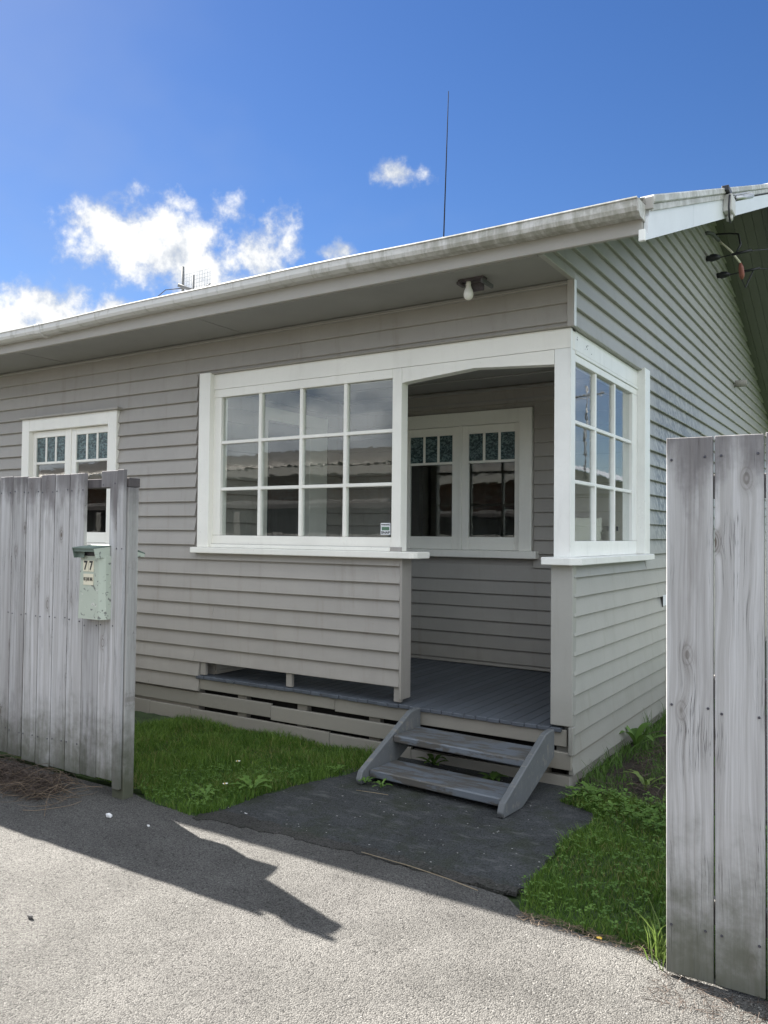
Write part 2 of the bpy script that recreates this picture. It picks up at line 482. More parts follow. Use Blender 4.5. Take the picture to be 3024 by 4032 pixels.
def lead():
    m, nt, b = mat('pebbled_glass')
    wp = worldpos(nt)
    x, y, z = sep(nt, wp)
    vv = comb(nt, x * 1.0, y * 1.0, z * 1.6)
    d = noise(nt, vv, 40.0, 2, .5, 0.8)
    setc(nt, b, mix(nt, d.sstep(.42, .62), (0.02, 0.045, 0.05), (0.13, 0.20, 0.20)))
    b.inputs['Roughness'].default_value = 0.12
    b.inputs['Specular IOR Level'].default_value = 0.6
    bump(nt, b, d, 0.8, 0.012)
    return m
M_LEAD = lead()

def asphalt(name, dark, light, chip=95.0, bstr=1.0, moss=0.0, spec=0.4, worn=False):
    m, nt, b = mat(name)
    wp = worldpos(nt)
    vn = nt.nodes.new('ShaderNodeTexVoronoi'); nt.links.new(wp, vn.inputs['Vector']); vn.inputs['Scale'].default_value = chip
    dd = V(nt, vn.outputs['Distance']); cr, cg, cb_ = sep(nt, vn.outputs['Color'])
    v2 = V(nt, voro(nt, wp, chip * 2.3))
    big = noise(nt, wp, 1.3, 6, .6)
    fine = noise(nt, wp, 210.0, 4, .7)
    mid = noise(nt, wp, 24.0, 5, .65)
    c = mix(nt, cr, dark, light)
    pit = (dd * 0.55 + fine * 0.5 + (mid - .5) * .5).sstep(0.58, 0.76)
    c = mix(nt, pit * 0.8, c, tuple(x * .30 for x in dark))
    pat = noise(nt, wp, 3.2, 4, .6)
    c = scalecol(nt, c, (big - .5) * 0.7 + (mid - .5) * 0.35 + (pat - .5) * 0.75 + 1.0)
    if moss: c = mix(nt, (noise(nt, wp, 3.5, 6, .7)).sstep(.45, .65) * moss, c, (0.035, 0.042, 0.022))
    if worn:
        x, y, z = sep(nt, wp)
        wn = noise(nt, comb(nt, x * 2.2, y * 7.0, 0.0), 2.0, 6, .7)
        c = mix(nt, wn.sstep(.52, .70) * .6, c, (0.15, 0.155, 0.152))
        c = mix(nt, noise(nt, wp, 11.0, 5, .7).sstep(.56, .68) * .5, c, (0.022, 0.022, 0.02))
    wh = (cg.sstep(.9975, .999)) * (0.8 if worn else 0.25)
    c = mix(nt, wh, c, (0.5, 0.49, 0.47))
    setc(nt, b, c); b.inputs['Roughness'].default_value = 0.75
    b.inputs['Specular IOR Level'].default_value = spec
    hgt = 1.0 - dd * 1.1 + (v2 * -0.35) + mid * 0.3 + (cb_ * 0.8)
    bump(nt, b, hgt, bstr, 0.008)
    return m
M_ASPH = asphalt('asphalt_driveway', (0.075, 0.0725, 0.069), (0.150, 0.145, 0.137), 160.0, 0.7, 0.0, 0.12)
M_PATH = asphalt('old_path_asphalt', (0.046, 0.049, 0.051), (0.080, 0.084, 0.086), 130.0, 0.6, 0.55, 0.12, True)
M_EDGE = asphalt('broken_asphalt_edge', (0.045, 0.044, 0.042), (0.085, 0.082, 0.077), 110.0, 0.8, 0.2, 0.12)
def soil():
    m, nt, b = mat('soil')
    wp = worldpos(nt)
    n = noise(nt, wp, 14.0, 7, .7); n2 = noise(nt, wp, 60.0, 5, .7)
    setc(nt, b, mix(nt, (n * .5 + n2 * .5).sstep(.35, .65), (0.018, 0.014, 0.010), (0.06, 0.046, 0.032)))
    b.inputs['Roughness'].default_value = 0.95
    bump(nt, b, n + n2 * .5, 1.0, 0.03); return m
M_SOIL = soil()
def leafmat(name, ca, cb, sc_=3.0, rough=.5, dead=False):
    m, nt, b = mat(name)
    wp = worldpos(nt)
    at = nt.nodes.new('ShaderNodeAttribute'); at.attribute_name = 'tint'
    t = V(nt, at.outputs['Fac'])
    n = noise(nt, wp, sc_, 5, .6)
    c = mix(nt, (n * .9 + (t - .5) * .8).clamp(), ca, cb)
    if dead:
        pn = noise(nt, wp, 2.2, 3, .6)
        c = mix(nt, (t + (pn - .5) * .9).sstep(.90, .98) * .8, c, (0.26, 0.22, 0.09))
        c = mix(nt, noise(nt, wp, 5.5, 4, .6).sstep(.58, .72) * .45, c, (0.12, 0.16, 0.04))
    setc(nt, b, c); b.inputs['Roughness'].default_value = rough
    b.inputs['Specular IOR Level'].default_value = 0.3
    tr = nt.nodes.new('ShaderNodeBsdfTranslucent'); nt.links.new(c, tr.inputs[0])
    mx = nt.nodes.new('ShaderNodeMixShader'); mx.inputs[0].default_value = 0.3
    out = nt.nodes['Material Output']
    nt.links.new(b.outputs[0], mx.inputs[1]); nt.links.new(tr.outputs[0], mx.inputs[2]); nt.links.new(mx.outputs[0], out.inputs[0])
    return m
M_GRASS = leafmat('grass_blades', (0.045, 0.115, 0.016), (0.185, 0.295, 0.05), dead=True)
M_WEED = leafmat('weed_leaf', (0.07, 0.15, 0.028), (0.15, 0.26, 0.055))
M_YGRASS = leafmat('pale_grass', (0.11, 0.17, 0.04), (0.17, 0.24, 0.06))
M_DRY = simple('dry_stems', (0.17, 0.125, 0.085), 0.8, 0, .5, 25.0)
M_DRYD = simple('dark_dry_stems', (0.075, 0.055, 0.044), 0.85, 0, .5, 25.0)
M_STRAW = simple('straw', (0.26, 0.21, 0.14), 0.8, 0, .4, 25.0)
M_PETAL = simple('daisy_petal', (0.78, 0.78, 0.76), 0.5, 0, .05)
M_YEL = simple('flower_centre', (0.55, 0.36, 0.04), 0.6, 0, .1)
def lawnbase():
    m, nt, b = mat('lawn_soil')
    n = noise(nt, worldpos(nt), 9.0, 6, .65)
    setc(nt, b, mix(nt, n.sstep(.4, .6), (0.022, 0.040, 0.012), (0.040, 0.070, 0.018)))
    b.inputs['Roughness'].default_value = 0.95; return m
M_LAWN = lawnbase()
def mailgreen():
    m, nt, b = mat('mailbox_paint')
    wp = worldpos(nt)
    n = noise(nt, wp, 5.0, 5, .6)
    chipn = noise(nt, wp, 30.0, 3, .55, .6)
    chip2 = noise(nt, wp, 22.0, 4, .6, .4)
    c = mix(nt, n, (0.40, 0.46, 0.385), (0.52, 0.565, 0.49))
    c = mix(nt, chip2.sstep(.64, .66) * .9, c, (0.62, 0.62, 0.58))
    c = mix(nt, chipn.sstep(.625, .645) * .85, c, (0.14, 0.15, 0.14))
    setc(nt, b, c); b.inputs['Roughness'].default_value = 0.5
    bump(nt, b, chipn.sstep(.62, .68) * -1.0, .3, .002)
    return m
M_MAIL = mailgreen()
M_MAILD = simple('mailbox_dark_green', (0.14, 0.19, 0.165), 0.5, 0, .25, 12)
def brick():
    m, nt, b = mat('brick_wall')
    bt = nt.nodes.new('ShaderNodeTexBrick'); x, y, z = sep(nt, worldpos(nt))
    nt.links.new(comb(nt, x + y, z, 0.0), bt.inputs['Vector'])
    bt.inputs['Color1'].default_value = (0.16, 0.07, 0.05, 1); bt.inputs['Color2'].default_value = (0.22, 0.11, 0.075, 1)
    bt.inputs['Mortar'].default_value = (0.3, 0.28, 0.25, 1); bt.inputs['Scale'].default_value = 1.0
    bt.inputs['Brick Width'].default_value = .24; bt.inputs['Row Height'].default_value = .085; bt.inputs['Mortar Size'].default_value = .01
    nt.links.new(bt.outputs[0], b.inputs['Base Color']); b.inputs['Roughness'].default_value = .85
    return m
M_BRICK = brick()

# ================================================================== SETTING: ground
def sheet(name, poly, z, m, kind='structure', thick=None):
    """flat sheet with its own outline; thick gives it real sides"""
    n = len(poly)
    if thick:
        vs = [(p[0], p[1], z) for p in poly] + [(p[0], p[1], z - thick) for p in poly]
        fs = [tuple(range(n))] + [(i, i + n, (i + 1) % n + n, (i + 1) % n) for i in range(n)]
    else:
        vs = [(p[0], p[1], z) for p in poly]; fs = [tuple(range(n))]
    o = fixn(pd(name, vs, fs, m))
    if o.data.polygons[0].normal.z < 0: o.data.flip_normals()
    return tag(o, kind=kind)
def wobble(pts, step=0.08, amp=0.02, seed=1):
    """subdivide an outline and make it irregular"""
    rn = random.Random(seed); out = []
    for i, p in enumerate(pts):
        q = pts[(i + 1) % len(pts)]
        L = math.hypot(q[0] - p[0], q[1] - p[1]); k = max(1, int(L / step)); k = min(k, 60)
        for j in range(k):
            t = j / k
            a = amp if (L < 12) else 0
            out.append((p[0] + (q[0] - p[0]) * t + rn.uniform(-a, a), p[1] + (q[1] - p[1]) * t + rn.uniform(-a, a)))
    return out
sheet('ground', [(-900, -900), (900, -900), (900, 900), (-900, 900)], -0.03, M_LAWN)
DRV = wobble([(-40, -1.66), (-2.25, -1.68), (-2.05, -1.74), (-1.62, -1.76), (-1.45, -1.62), (0.33, -1.72), (0.45, -1.84), (1.05, -1.90), (1.6, -2.0), (30, -2.05), (30, -8.4), (-40, -8.4)], 0.09, 0.012, 3)
sheet('driveway', DRV, 0.0, M_ASPH)
PATHP = wobble([(-1.62, -1.70), (-1.50, -1.02), (-1.42, -0.50), (-1.40, 0.05), (0.06, 0.02), (0.20, -0.36), (0.34, -0.45), (0.30, -1.0), (0.36, -1.60), (0.1, -1.66), (-0.4, -1.64), (-1.0, -1.66)], 0.05, 0.018, 5)
sheet('path', PATHP, 0.003, M_PATH, thick=0.03)
EDG = wobble([(-1.60, -1.64), (-1.45, -1.585), (-1.0, -1.62), (-0.4, -1.60), (0.1, -1.62), (0.34, -1.60), (0.36, -1.68), (0.0, -1.70), (-0.5, -1.685), (-0.95, -1.715), (-1.25, -1.74), (-1.5, -1.77), (-1.62, -1.80)], 0.04, 0.02, 9)
sheet('crumbled_edge', EDG, 0.0052, M_EDGE, thick=0.02)
SOILP = wobble([(0.0, 0.05), (0.25, 0.02), (0.45, -0.12), (0.75, 0.0), (1.6, 0.1), (2.2, 3.2), (0.0, 3.2)], 0.07, 0.03, 2)
sheet('soil_patch', SOILP, -0.008, M_SOIL, thick=.02)

# ================================================================== THE HOUSE
house = empty('weatherboard_house', (0, 0, 0), 'grey weatherboard bungalow with white corner porch, long eave and low gable', 'house')
XL = -11.0                       # far left end of the front wall
YB = 10.1                        # back of the gable
SOF = 3.37                       # soffit height
SL = 0.389                       # roof pitch
RY = 4.72                        # ridge
def lin(y): return 3.43 + SL * (y + 0.6) if y <= RY else 3.43 + SL * (2 * RY + 0.6 - y)   # gable line at the wall

def pt(ori, base, u, wv, z): return (u, base - wv, z) if ori == 'F' else (base + wv, u, z)
def obox(name, ori, base, u0, u1, w0, w1, z0, z1, m, parent, bev=0.0):
    a = pt(ori, base, u0, w0, z0); b = pt(ori, base, u1, w1, z1)
    return box(name, a[0], b[0], a[1], b[1], a[2], b[2], m, parent, bev)
BRD = {}
def board(ori, base, ua, ub, z0, h, m, parent, uat=None, ubt=None, wb=0.035, wt=0.006, name='weatherboard'):
    """bevel-back weatherboard: thin at the top, thick at the bottom"""
    if uat is None: uat = ua
    if ubt is None: ubt = ub
    if ub - ua < 0.004 and ubt - uat < 0.004: return
    j = random.uniform(-.0012, .0012); wb += j
    L = round(ub - ua, 3); o1 = round(uat - ua, 3); o2 = round(ubt - ub, 3)
    key = (ori, L, o1, o2, round(h, 3), m.name, round(j, 3))
    me = BRD.get(key)
    if me is None:
        vs = []
        for (e, t) in ((0, o1), (L, L + o2)):
            for wv, z, u in ((0, 0, e), (wb - .003, 0, e), (wb, .004, e), (wt, h + .014, t), (0, h + .014, t)):
                vs.append(Vector(pt(ori, 0, u, wv, z)))
        fs = [(0, 1, 2, 3, 4), (9, 8, 7, 6, 5)] + [(i, i + 5, (i + 1) % 5 + 5, (i + 1) % 5) for i in range(5)]
        if ori == 'S': fs = [tuple(reversed(f)) for f in fs]
        me = bpy.data.meshes.new(name); me.from_pydata([tuple(v) for v in vs], [], fs)
        bm = bmesh.new(); bm.from_mesh(me); bmesh.ops.recalc_face_normals(bm, faces=bm.faces); bm.to_mesh(me); bm.free()
        me.materials.append(m); BRD[key] = me
    o = bpy.data.objects.new(name, me)
    return link(o, parent, pt(ori, base, ua, 0, z0))

# ---- front wall
fw = boxes('wall', [(XL, -5.9, 0.0, 0.10, 0.52, SOF), (-5.9, -4.6, 0, .10, 0.52, 1.53), (-5.9, -4.6, 0, .10, 2.72, SOF),
                    (-4.6, -3.30, 0, .10, 0.52, SOF), (XL, -3.40, 0.02, .10, 0.05, 0.52), (-3.30, -0.0, 0.004, .10, 3.04, SOF),
                    (-3.30, -1.29, 0.0, 0.10, 0.515, 1.475)], M_WALL, house)
Z0, PF = 0.517, 0.1285
def spans(z, h):
    """front wall: which stretches of x this course of boards covers"""
    out = []
    if z < 0.5: return [(XL, -3.37)]
    if z + h < 1.50: return [(XL, -1.302)]
    sp = [(XL, -1.302 if z < 1.4 else -3.44)]
    res = []
    top = z + h
    segs = [(XL, -3.44)] if z < 3.0 else [(XL, -0.012)]
    if z < 1.5 <= top: segs = [(XL, -1.302)]
    for (a, b) in segs:
        if top > 1.54 and z < 2.80:
            res += [(a, -5.99), (-4.49, b)]
        else: res.append((a, b))
    return res
k = -2
while True:
    z = Z0 + PF * k
    if z > SOF - 0.02: break
    h = min(PF, SOF - z - .012)
    if z > 2.95 and z < 3.05: # board cut round the header: fill left of it
        board('F', 0, XL, -3.44, z, h, M_WALL, fw); board('F', 0, -3.44, -0.012, 3.055, z + h - 3.055, M_WALL, fw)
    else:
        for a, b in spans(z, h):
            jx = random.uniform(-5.0, -1.9)
            if b - a > 4 and a + 1 < jx < b - .5 and random.random() < .6:
                board('F', 0, a, jx, z, h, M_WALL, fw); board('F', 0, jx + .0015, b, z - random.uniform(0, .003), h, M_WALL, fw)
            else: board('F', 0, a, b, z, h, M_WALL, fw)
    k += 1
obox('eave_trim', 'F', 0, XL, 0.0, 0.0, 0.030, SOF - .032, SOF - .003, M_SOFFIT, fw, .006)
# corner trim of the upper wall
obox('corner_board', 'F', 0, -0.012, 0.033, 0.0, 0.035, 3.052, SOF - .002, M_FASCIA, fw, .003)
obox('corner_board', 'S', 0, -0.0345, 0.006, 0.034, 0.040, 3.054, SOF - .004, M_BARGE, fw, .002)
# skirting under the wall
sk = boxes('painted_void_backing', [(XL, -0.05, 0.09, 0.14, -0.05, 0.36), (-0.08, -0.045, 0.09, 9.5, -0.05, 0.36)], M_BLACKGAP, house)  # dark sheet behind the boards, shade of the underfloor void painted on
def skb(x0, x1, z0, z1, y=-0.012): obox('skirting_board', 'F', 0, x0, x1, -0.02, -y, z0, z1, M_SKIRT, sk, .004)
skb(-3.37, -1.9, 0.275, 0.388); skb(-1.897, -0.012, 0.262, 0.372)
skb(XL, -5.6, 0.130, 0.243); skb(-5.597, -2.55, 0.128, 0.243); skb(-2.547, 0.020, 0.112, 0.226, -0.016)
skb(XL, -4.0, -0.04, 0.103); skb(-3.997, -3.48, -0.05, 0.100); skb(-3.477, -1.95, -0.05, 0.092); skb(-1.947, -1.2, -0.05, 0.085)
for x in (-6.6, -5.5, -4.6, -3.75, -2.9, -2.25, -1.55, -0.2):
    obox('support_block', 'F', 0, x - .05, x + .05, -0.085, -0.03, -0.04, 0.36, M_SKIRT, sk)
boxes('foundation', [(-1.2, 0.004, -0.006, 0.05, -0.06, 0.068), (-0.04, -0.012, 0.052, 3.4, -0.08, 0.046), (-0.04, -0.012, 3.402, 10.0, -0.08, 0.046)], M_CONC, house)

# ---- gable side wall
gw_poly = [(1.82, 0.09), (1.82, 3.05), (0.0, 3.05), (0.0, SOF + .006), (-0.58, SOF + .006), (-0.58, lin(-.58) - .01), (RY, lin(RY) - .01), (YB - .3, lin(YB - .3) - .01), (YB - .3, 0.09)]
gw = prism('wall', gw_poly, 0, -0.10, 0.0, M_SIDE, house)
prism('wall', [(0.04, 0.10), (1.819, 0.10), (1.819, 1.475), (0.04, 1.475)], 0, -0.10, -0.001, M_SIDE, house)
ZS, PS = 0.211, 0.1295
k = -1
while True:
    z = ZS + PS * k; h = PS
    if z > lin(RY) - .05: break
    zt = z + h
    def ys(zz):
        if zz < SOF: return None
        return max(-0.585, (zz - 3.43) / SL - 0.6)
    def ye(zz): return min(YB - .3, 2 * RY + 0.6 - (zz - 3.43) / SL)
    if z < 1.40:
        a = at_ = 0.0
    elif z < 1.50: a = at_ = 0.0; h = min(h, 1.474 - z)
    elif z < 3.0: a = at_ = 1.813
    elif zt < SOF + .05 and z < SOF - .02: a = at_ = 0.007
    else:
        a, at_ = ys(z), ys(zt + .014)
        a = -0.585 if a is None else a
        at_ = -0.585 if at_ is None else at_
    if 1.37 < z < 1.5:
        board('S', 0, 0.0, 1.813, z, 1.474 - z, M_SIDE, gw)
        board('S', 0, 1.815, ye(z), z, PS, M_SIDE, gw, None, ye(zt))
        k += 1; continue
    if 2.93 < z < 3.055:
        board('S', 0, 1.813, ye(z), z, PS, M_SIDE, gw, None, ye(zt)); board('S', 0, 0.007, 1.812, 3.056, zt - 3.056, M_SIDE, gw, wb=.036)
        k += 1; continue
    e, et = ye(z), ye(zt + .014)
    if z < SOF - .02 and zt >= SOF + .05:
        board('S', 0, -0.585, 0.006, SOF - .006, zt - SOF + .006, M_SIDE, gw, at_, 0.006); a = at_ = 0.007
    if at_ > RY: at_ = RY
    if e - a > 5.0 and random.random() < 0.55:
        j = random.uniform(max(a, 0) + 1.9, min(5.2, e - .6))
        board('S', 0, a, j, z, h, M_SIDE, gw, at_, j); board('S', 0, j + .001, e, z - random.uniform(.001, .006), h, M_SIDE, gw, j + .001, et)
    else: board('S', 0, a, e, z, h, M_SIDE, gw, at_, et)
    k += 1
# return of the boxed eave: its underside edge
obox('skirting_board', 'S', 0, 0.02, 6.0, 0.0, 0.014, 0.078, 0.20, M_SKIRT, sk, .004)
# lower corner post (front face) and panel end
obox('corner_board', 'F', 0, -0.122, 0.030, -0.05, 0.022, 0.40, 1.476, M_SIDE, house, .004)
obox('corner_board', 'F', 0, 0.004, 0.034, -0.02, 0.026, 0.214, 0.398, M_SIDE, house, .003)
obox('panel_end_board', 'F', 0, -1.304, -1.283, -0.115, 0.030, 0.423, 1.476, M_WALL, house, .004)
for x in (-3.33, -2.36, -1.325):
    obox('panel_block', 'F', 0, x - .03, x + .03, -0.02, 0.012, 0.404, 0.52, M_WALL, house, .002)
# a slipped end of board low on the side wall, with the dark joint beside it
obox('loose_board', 'S', 0.030, 2.385, 2.75, 0, .007, 1.030, 1.128, M_BARGE, gw, .002)
obox('open_joint', 'S', 0.030, 2.372, 2.383, 0, .004, 1.022, 1.128, M_BLACKGAP, gw)
# ---- white window posts, header and sills (front)
def window_root(name):
    o = bpy.data.objects.new(name, None); return link(o, house, (0, 0, 0))
wf = window_root('porch_front_glazing')
prism('header', [(-3.27, 2.918), (-1.402, 2.918), (-1.402, 2.919), (0.0, 2.919), (0.0, 3.052), (-3.27, 3.052)], 1, 0.0, 0.095, M_WHITE, wf)
prism('arched_lintel', [(-1.316, 2.800), (-1.283, 2.806), (-0.716, 2.853), (-0.114, 2.816), (-0.114, 2.916), (-1.316, 2.916)], 1, 0.003, 0.09, M_WHITE, wf)
obox('post', 'F', 0, -1.400, -1.318, -0.095, -0.001, 1.527, 2.9165, M_WHITE, wf, .003)
obox('post', 'F', 0, -0.112, -0.0005, -0.105, -0.0005, 1.512, 2.9175, M_WHITES, wf, .003)
obox('casing', 'F', 0, -3.437 + .045, -3.305 + .045, -0.02, 0.05, 1.527, 3.066, M_WHITE, wf, .003)
obox('casing', 'F', 0, -3.437 + .020, -3.437 + .044, -0.02, 0.030, 1.527, 3.060, M_WALL, wf, .002)
prism('sill', [(-3.44, -0.088), (-1.185, -0.088), (-1.155, -0.075), (-1.140, -0.045), (-1.140, 0.14), (-3.44, 0.14)], 2, 1.476, 1.5255, M_WHITE, wf, .005)
# sash frame
obox('sash_rail', 'F', 0, -3.262, -1.401, -0.085, -0.004, 2.846, 2.9165, M_WHITE, wf, .003)
obox('sash_rail', 'F', 0, -3.262, -1.401, -0.085, -0.004, 1.527, 1.632, M_WHITE, wf, .003)
obox('sash_bead', 'F', 0, -3.262, -1.401, -0.004, 0.020, 1.527, 1.556, M_WHITE, wf, .003)
obox('sash_stile', 'F', 0, -3.262, -3.172, -0.085, -0.004, 1.634, 2.844, M_WHITE, wf, .003)
gx0, gx1 = -3.172, -1.402
cols = [gx0 + (gx1 - gx0) * i / 4 for i in range(5)]
rows = [1.632, 2.037, 2.446, 2.846]
for i in (1, 2, 3): obox('muntin', 'F', 0, cols[i] - .016, cols[i] + .016, -0.055, -0.008, 1.633, 2.845, M_WHITE, wf, .004)
for i in (1, 2): obox('muntin', 'F', 0, gx0, gx1, -0.053, -0.010, rows[i] - .014, rows[i] + .014, M_WHITE, wf, .004)
for i in range(4):
    for j in range(3):
        o = obox('pane', 'F', 0, cols[i] + .004, cols[i + 1] - .004, -0.036, -0.032, rows[j] + .004, rows[j + 1] - .004, M_GLASS, wf)
        o.rotation_euler = (rad(random.uniform(-.12, .12)), 0, rad(random.uniform(-.12, .12)))
# side window
ws = window_root('porch_side_glazing')
obox('header', 'S', 0, 0.002, 1.66, -0.095, -0.0005, 2.920, 3.0515, M_WHITES, ws, .003)
obox('header_bead', 'S', 0, 0.10, 1.648, -0.02, 0.006, 2.893, 2.917, M_WHITES, ws, .003)
obox('corner_stop', 'S', 0, -0.0003, 0.030, -0.0005, 0.005, 1.514, 3.050, M_WHITES, ws, .002)
obox('casing', 'S', 0, 1.650, 1.808, -0.02, 0.064, 1.514, 3.075, M_WHITES, ws, .004)
prism('sill', [(-0.168, -0.085), (-0.175, -0.06), (-0.175, 0.14), (-0.10, 0.14), (-0.10, 1.855), (0.092, 1.855), (0.092, -0.02), (0.035, -0.088)], 2, 1.462, 1.5125, M_WHITES, ws, .005)
SG0, SG1 = 0.112, 1.515
obox('sash_rail', 'S', 0, 0.105, 1.648, -0.085, -0.003, 2.843, 2.892, M_WHITES, ws, .003)
obox('sash_rail', 'S', 0, 0.105, 1.648, -0.085, -0.003, 1.514, 1.622, M_WHITES, ws, .003)
obox('sash_stile', 'S', 0, SG1, 1.648, -0.085, -0.003, 1.624, 2.841, M_WHITES, ws, .003)
cs = [SG0 + (SG1 - SG0) * i / 3 for i in range(4)]; rs = [1.622, 2.027, 2.436, 2.843]
for i in (1, 2): obox('muntin', 'S', 0, cs[i] - .014, cs[i] + .014, -0.045, -0.010, 1.623, 2.842, M_WHITES, ws, .004)
for i in (1, 2): obox('muntin', 'S', 0, SG0, SG1, -0.043, -0.012, rs[i] - .013, rs[i] + .013, M_WHITES, ws, .004)
for i in range(3):
    for j in range(3):
        o = obox('pane', 'S', 0, cs[i] + .003, cs[i + 1] - .003, -0.034, -0.030, rs[j] + .003, rs[j + 1] - .003, M_GLASS, ws)
        o.rotation_euler = (0, rad(random.uniform(-.12, .12)), rad(random.uniform(-.15, .15)))
box('window_latch', -0.001, .012, 1.05, 1.07, 1.70, 1.735, M_BLACK, ws, .002)

for (y_, z_, a_, b_) in ((.13, 2.995, .012, .010), (.135, 3.012, .006, .006), (.33, 2.985, .010, .012), (.355, 2.998, .009, .008), (.345, 2.972, .006, .007), (.44, 2.955, .006, .006), (.30, 2.965, .005, .004)):
    prism('paint_chip', [(y_, z_), (y_ + a_ * .7, z_ - b_ * .4), (y_ + a_, z_ + b_ * .5), (y_ + a_ * .4, z_ + b_), (y_ - a_ * .2, z_ + b_ * .6)], 0, -0.0004, 0.0006, M_NAIL, ws)

# ---- casement window with leaded toplights (used twice)
def casement(base, ox, name, xo0, xo1, casw, xi0, xi1, ztop, zci, ztl0, ztl1, zg1, zg0, zsb, zsill, stile, mid, sillx, cap):
    """front-facing pair of casements. xo: casing outer edges, xi: opening"""
    W = window_root(name)
    obox('casing', 'F', base, xo0, xi0, -0.02, 0.05, zsb, ztop, M_WHITE, W, .003)
    obox('casing', 'F', base, xi1, xo1, -0.02, 0.05, zsb, ztop, M_WHITE, W, .003)
    obox('casing', 'F', base, xi0 + .0005, xi1 - .0005, -0.02, 0.049, zci, ztop, M_WHITE, W, .003)
    if cap: obox('drip_cap', 'F', base, xo0 - .015, xo1 + .05, -0.0, 0.085, ztop + .001, ztop + .024, M_WALL, W, .004)
    obox('sill', 'F', base, sillx[0], sillx[1], -0.02, 0.10, zsill, zsb - .001, M_WHITE, W, .005)
    xm = (xi0 + xi1) / 2
    obox('mullion', 'F', base, xm - .018, xm + .018, -0.03, 0.010, zsb, zci - .001, M_WHITE, W, .003)
    for (a, b, so, si) in ((xi0 + .001, xm - .019, stile, mid), (xm + .019, xi1 - .001, mid, stile)):
        s = link(bpy.data.objects.new('sash', None), W, (a, base, zsb)) if False else W
        obox('sash_stile', 'F', base, a, a + so, -0.035, 0.002, zsb + .001, zci - .002, M_WHITE, W, .003)
        obox('sash_stile', 'F', base, b - si, b, -0.035, 0.002, zsb + .001, zci - .002, M_WHITE, W, .003)
        g0, g1 = a + so, b - si
        obox('sash_rail', 'F', base, g0 + .0005, g1 - .0005, -0.034, 0.001, zsb + .0015, zg0, M_WHITE, W, .003)
        obox('sash_rail', 'F', base, g0 + .0005, g1 - .0005, -0.034, 0.001, ztl1, zci - .003, M_WHITE, W, .003)
        obox('transom', 'F', base, g0 + .0005, g1 - .0005, -0.034, 0.0, zg1, ztl0, M_WHITE, W, .003)
        pw_ = (g1 - g0) / 3
        for i in range(3):
            obox('leaded_pane', 'F', base, g0 + pw_ * i + (.002 if i else 0), g0 + pw_ * (i + 1) - (.002 if i < 2 else 0), -0.020, -0.012, ztl0, ztl1, M_LEAD, W)
        for i in (1, 2): obox('glazing_bar', 'F', base, g0 + pw_ * i - .013, g0 + pw_ * i + .013, -0.03, -0.004, ztl0, ztl1, M_WHITE, W, .003)
        o = obox('pane', 'F', base, g0, g1, -0.018, -0.014, zg0, zg1, M_GLASS, W)
        o.rotation_euler = (0, 0, rad(random.uniform(-.2, .2)))
    return W
casement(0.0, 0, 'casement_window', -5.995, -4.490, .125, -5.871, -4.619, 2.826, 2.700, 2.375, 2.630, 2.350, 1.648, 1.545, 1.500, 0.058, 0.070, (-6.04, -4.44), True)

# ---- porch: deck, inner walls, ceiling, door
PY = 2.0; PX = -3.30
deck = empty('porch_deck', (0, 0, 0)); deck.parent = house
n_ = 0; x = -3.395
while x < -0.06:
    wd = 0.0875
    x1 = min(x + wd, -0.045)
    L0 = -0.034 + random.uniform(-.006, .006)
    zz = 0.398 - 0.012 * max(0, (x + 2.4) / 2.4) - random.uniform(0, .002)
    box('deck_plank', x, x1, L0, PY, zz - .028, zz, M_DECK, deck, .004)
    x = x1 + random.uniform(.0025, .0045)
box('deck_plank', -0.164, -0.042, -0.052, 0.02, 0.360, 0.385, M_DECK, deck, .008) if False else None
pb = boxes('wall', [(PX, -2.50, PY + .001, PY + .1, .36, 3.12), (-2.50, -1.185, PY + .001, PY + .1, .36, 1.51), (-2.50, -1.185, PY + .001, PY + .1, 2.74, 3.12), (-1.185, -0.1, PY + .001, PY + .1, .36, 3.12)], M_WALL, house)
z = 2.402 - 0.131 * 16
while z < 3.08:
    h = min(.131, 3.09 - z)
    zb = max(z, .40)
    hh = h - (zb - z)
    if hh > .02:
        if z + h > 1.47 and z < 2.87:
            board('F', PY, PX + .02, -2.63, zb, hh, M_WALL, pb); board('F', PY, -1.05, -0.11, zb, hh, M_WALL, pb)
        else: board('F', PY, PX + .02, -0.11, zb, hh, M_WALL, pb)
    z += .131
casement(PY, 0, 'porch_casement_window', -2.616, -1.066, .13, -2.486, -1.194, 2.872, 2.742, 2.392, 2.660, 2.368, 1.640, 1.512, 1.440, 0.062, 0.072, (-2.68, -1.0), False)
# left end wall of the porch with the front door
pl = boxes('wall', [(PX - .1, PX, .101, .74, .36, 3.12), (PX - .1, PX, .74, 1.44, 2.76, 3.12), (PX - .1, PX, 1.44, PY + .1, .36, 3.12)], M_WALL, house)
z = 2.402 - 0.131 * 16
while z < 3.08:
    h = min(.131, 3.09 - z); zb = max(z, .40); hh = h - (zb - z)
    if hh > .02:
        if z < 2.86:
            board('S', PX, .105, .64, zb, hh, M_WALL, pl); board('S', PX, 1.72, PY, zb, hh, M_WALL, pl)
        else: board('S', PX, .105, PY, zb, hh, M_WALL, pl)
    z += .131
door = window_root('front_door')
obox('door_casing', 'S', PX, .640, .745, -.08, .034, .40, 2.75, M_WHITE, door, .003)
obox('door_casing', 'S', PX, 1.40, 1.70, -.08, .034, .40, 2.75, M_WHITE, door, .003)
obox('door_casing', 'S', PX, .640, 1.70, -.08, .036, 2.7505, 2.870, M_WHITE, door, .003)
obox('door_leaf', 'S', PX, .747, 1.398, -.075, -.035, .405, 2.748, M_DOOR, door, .003)
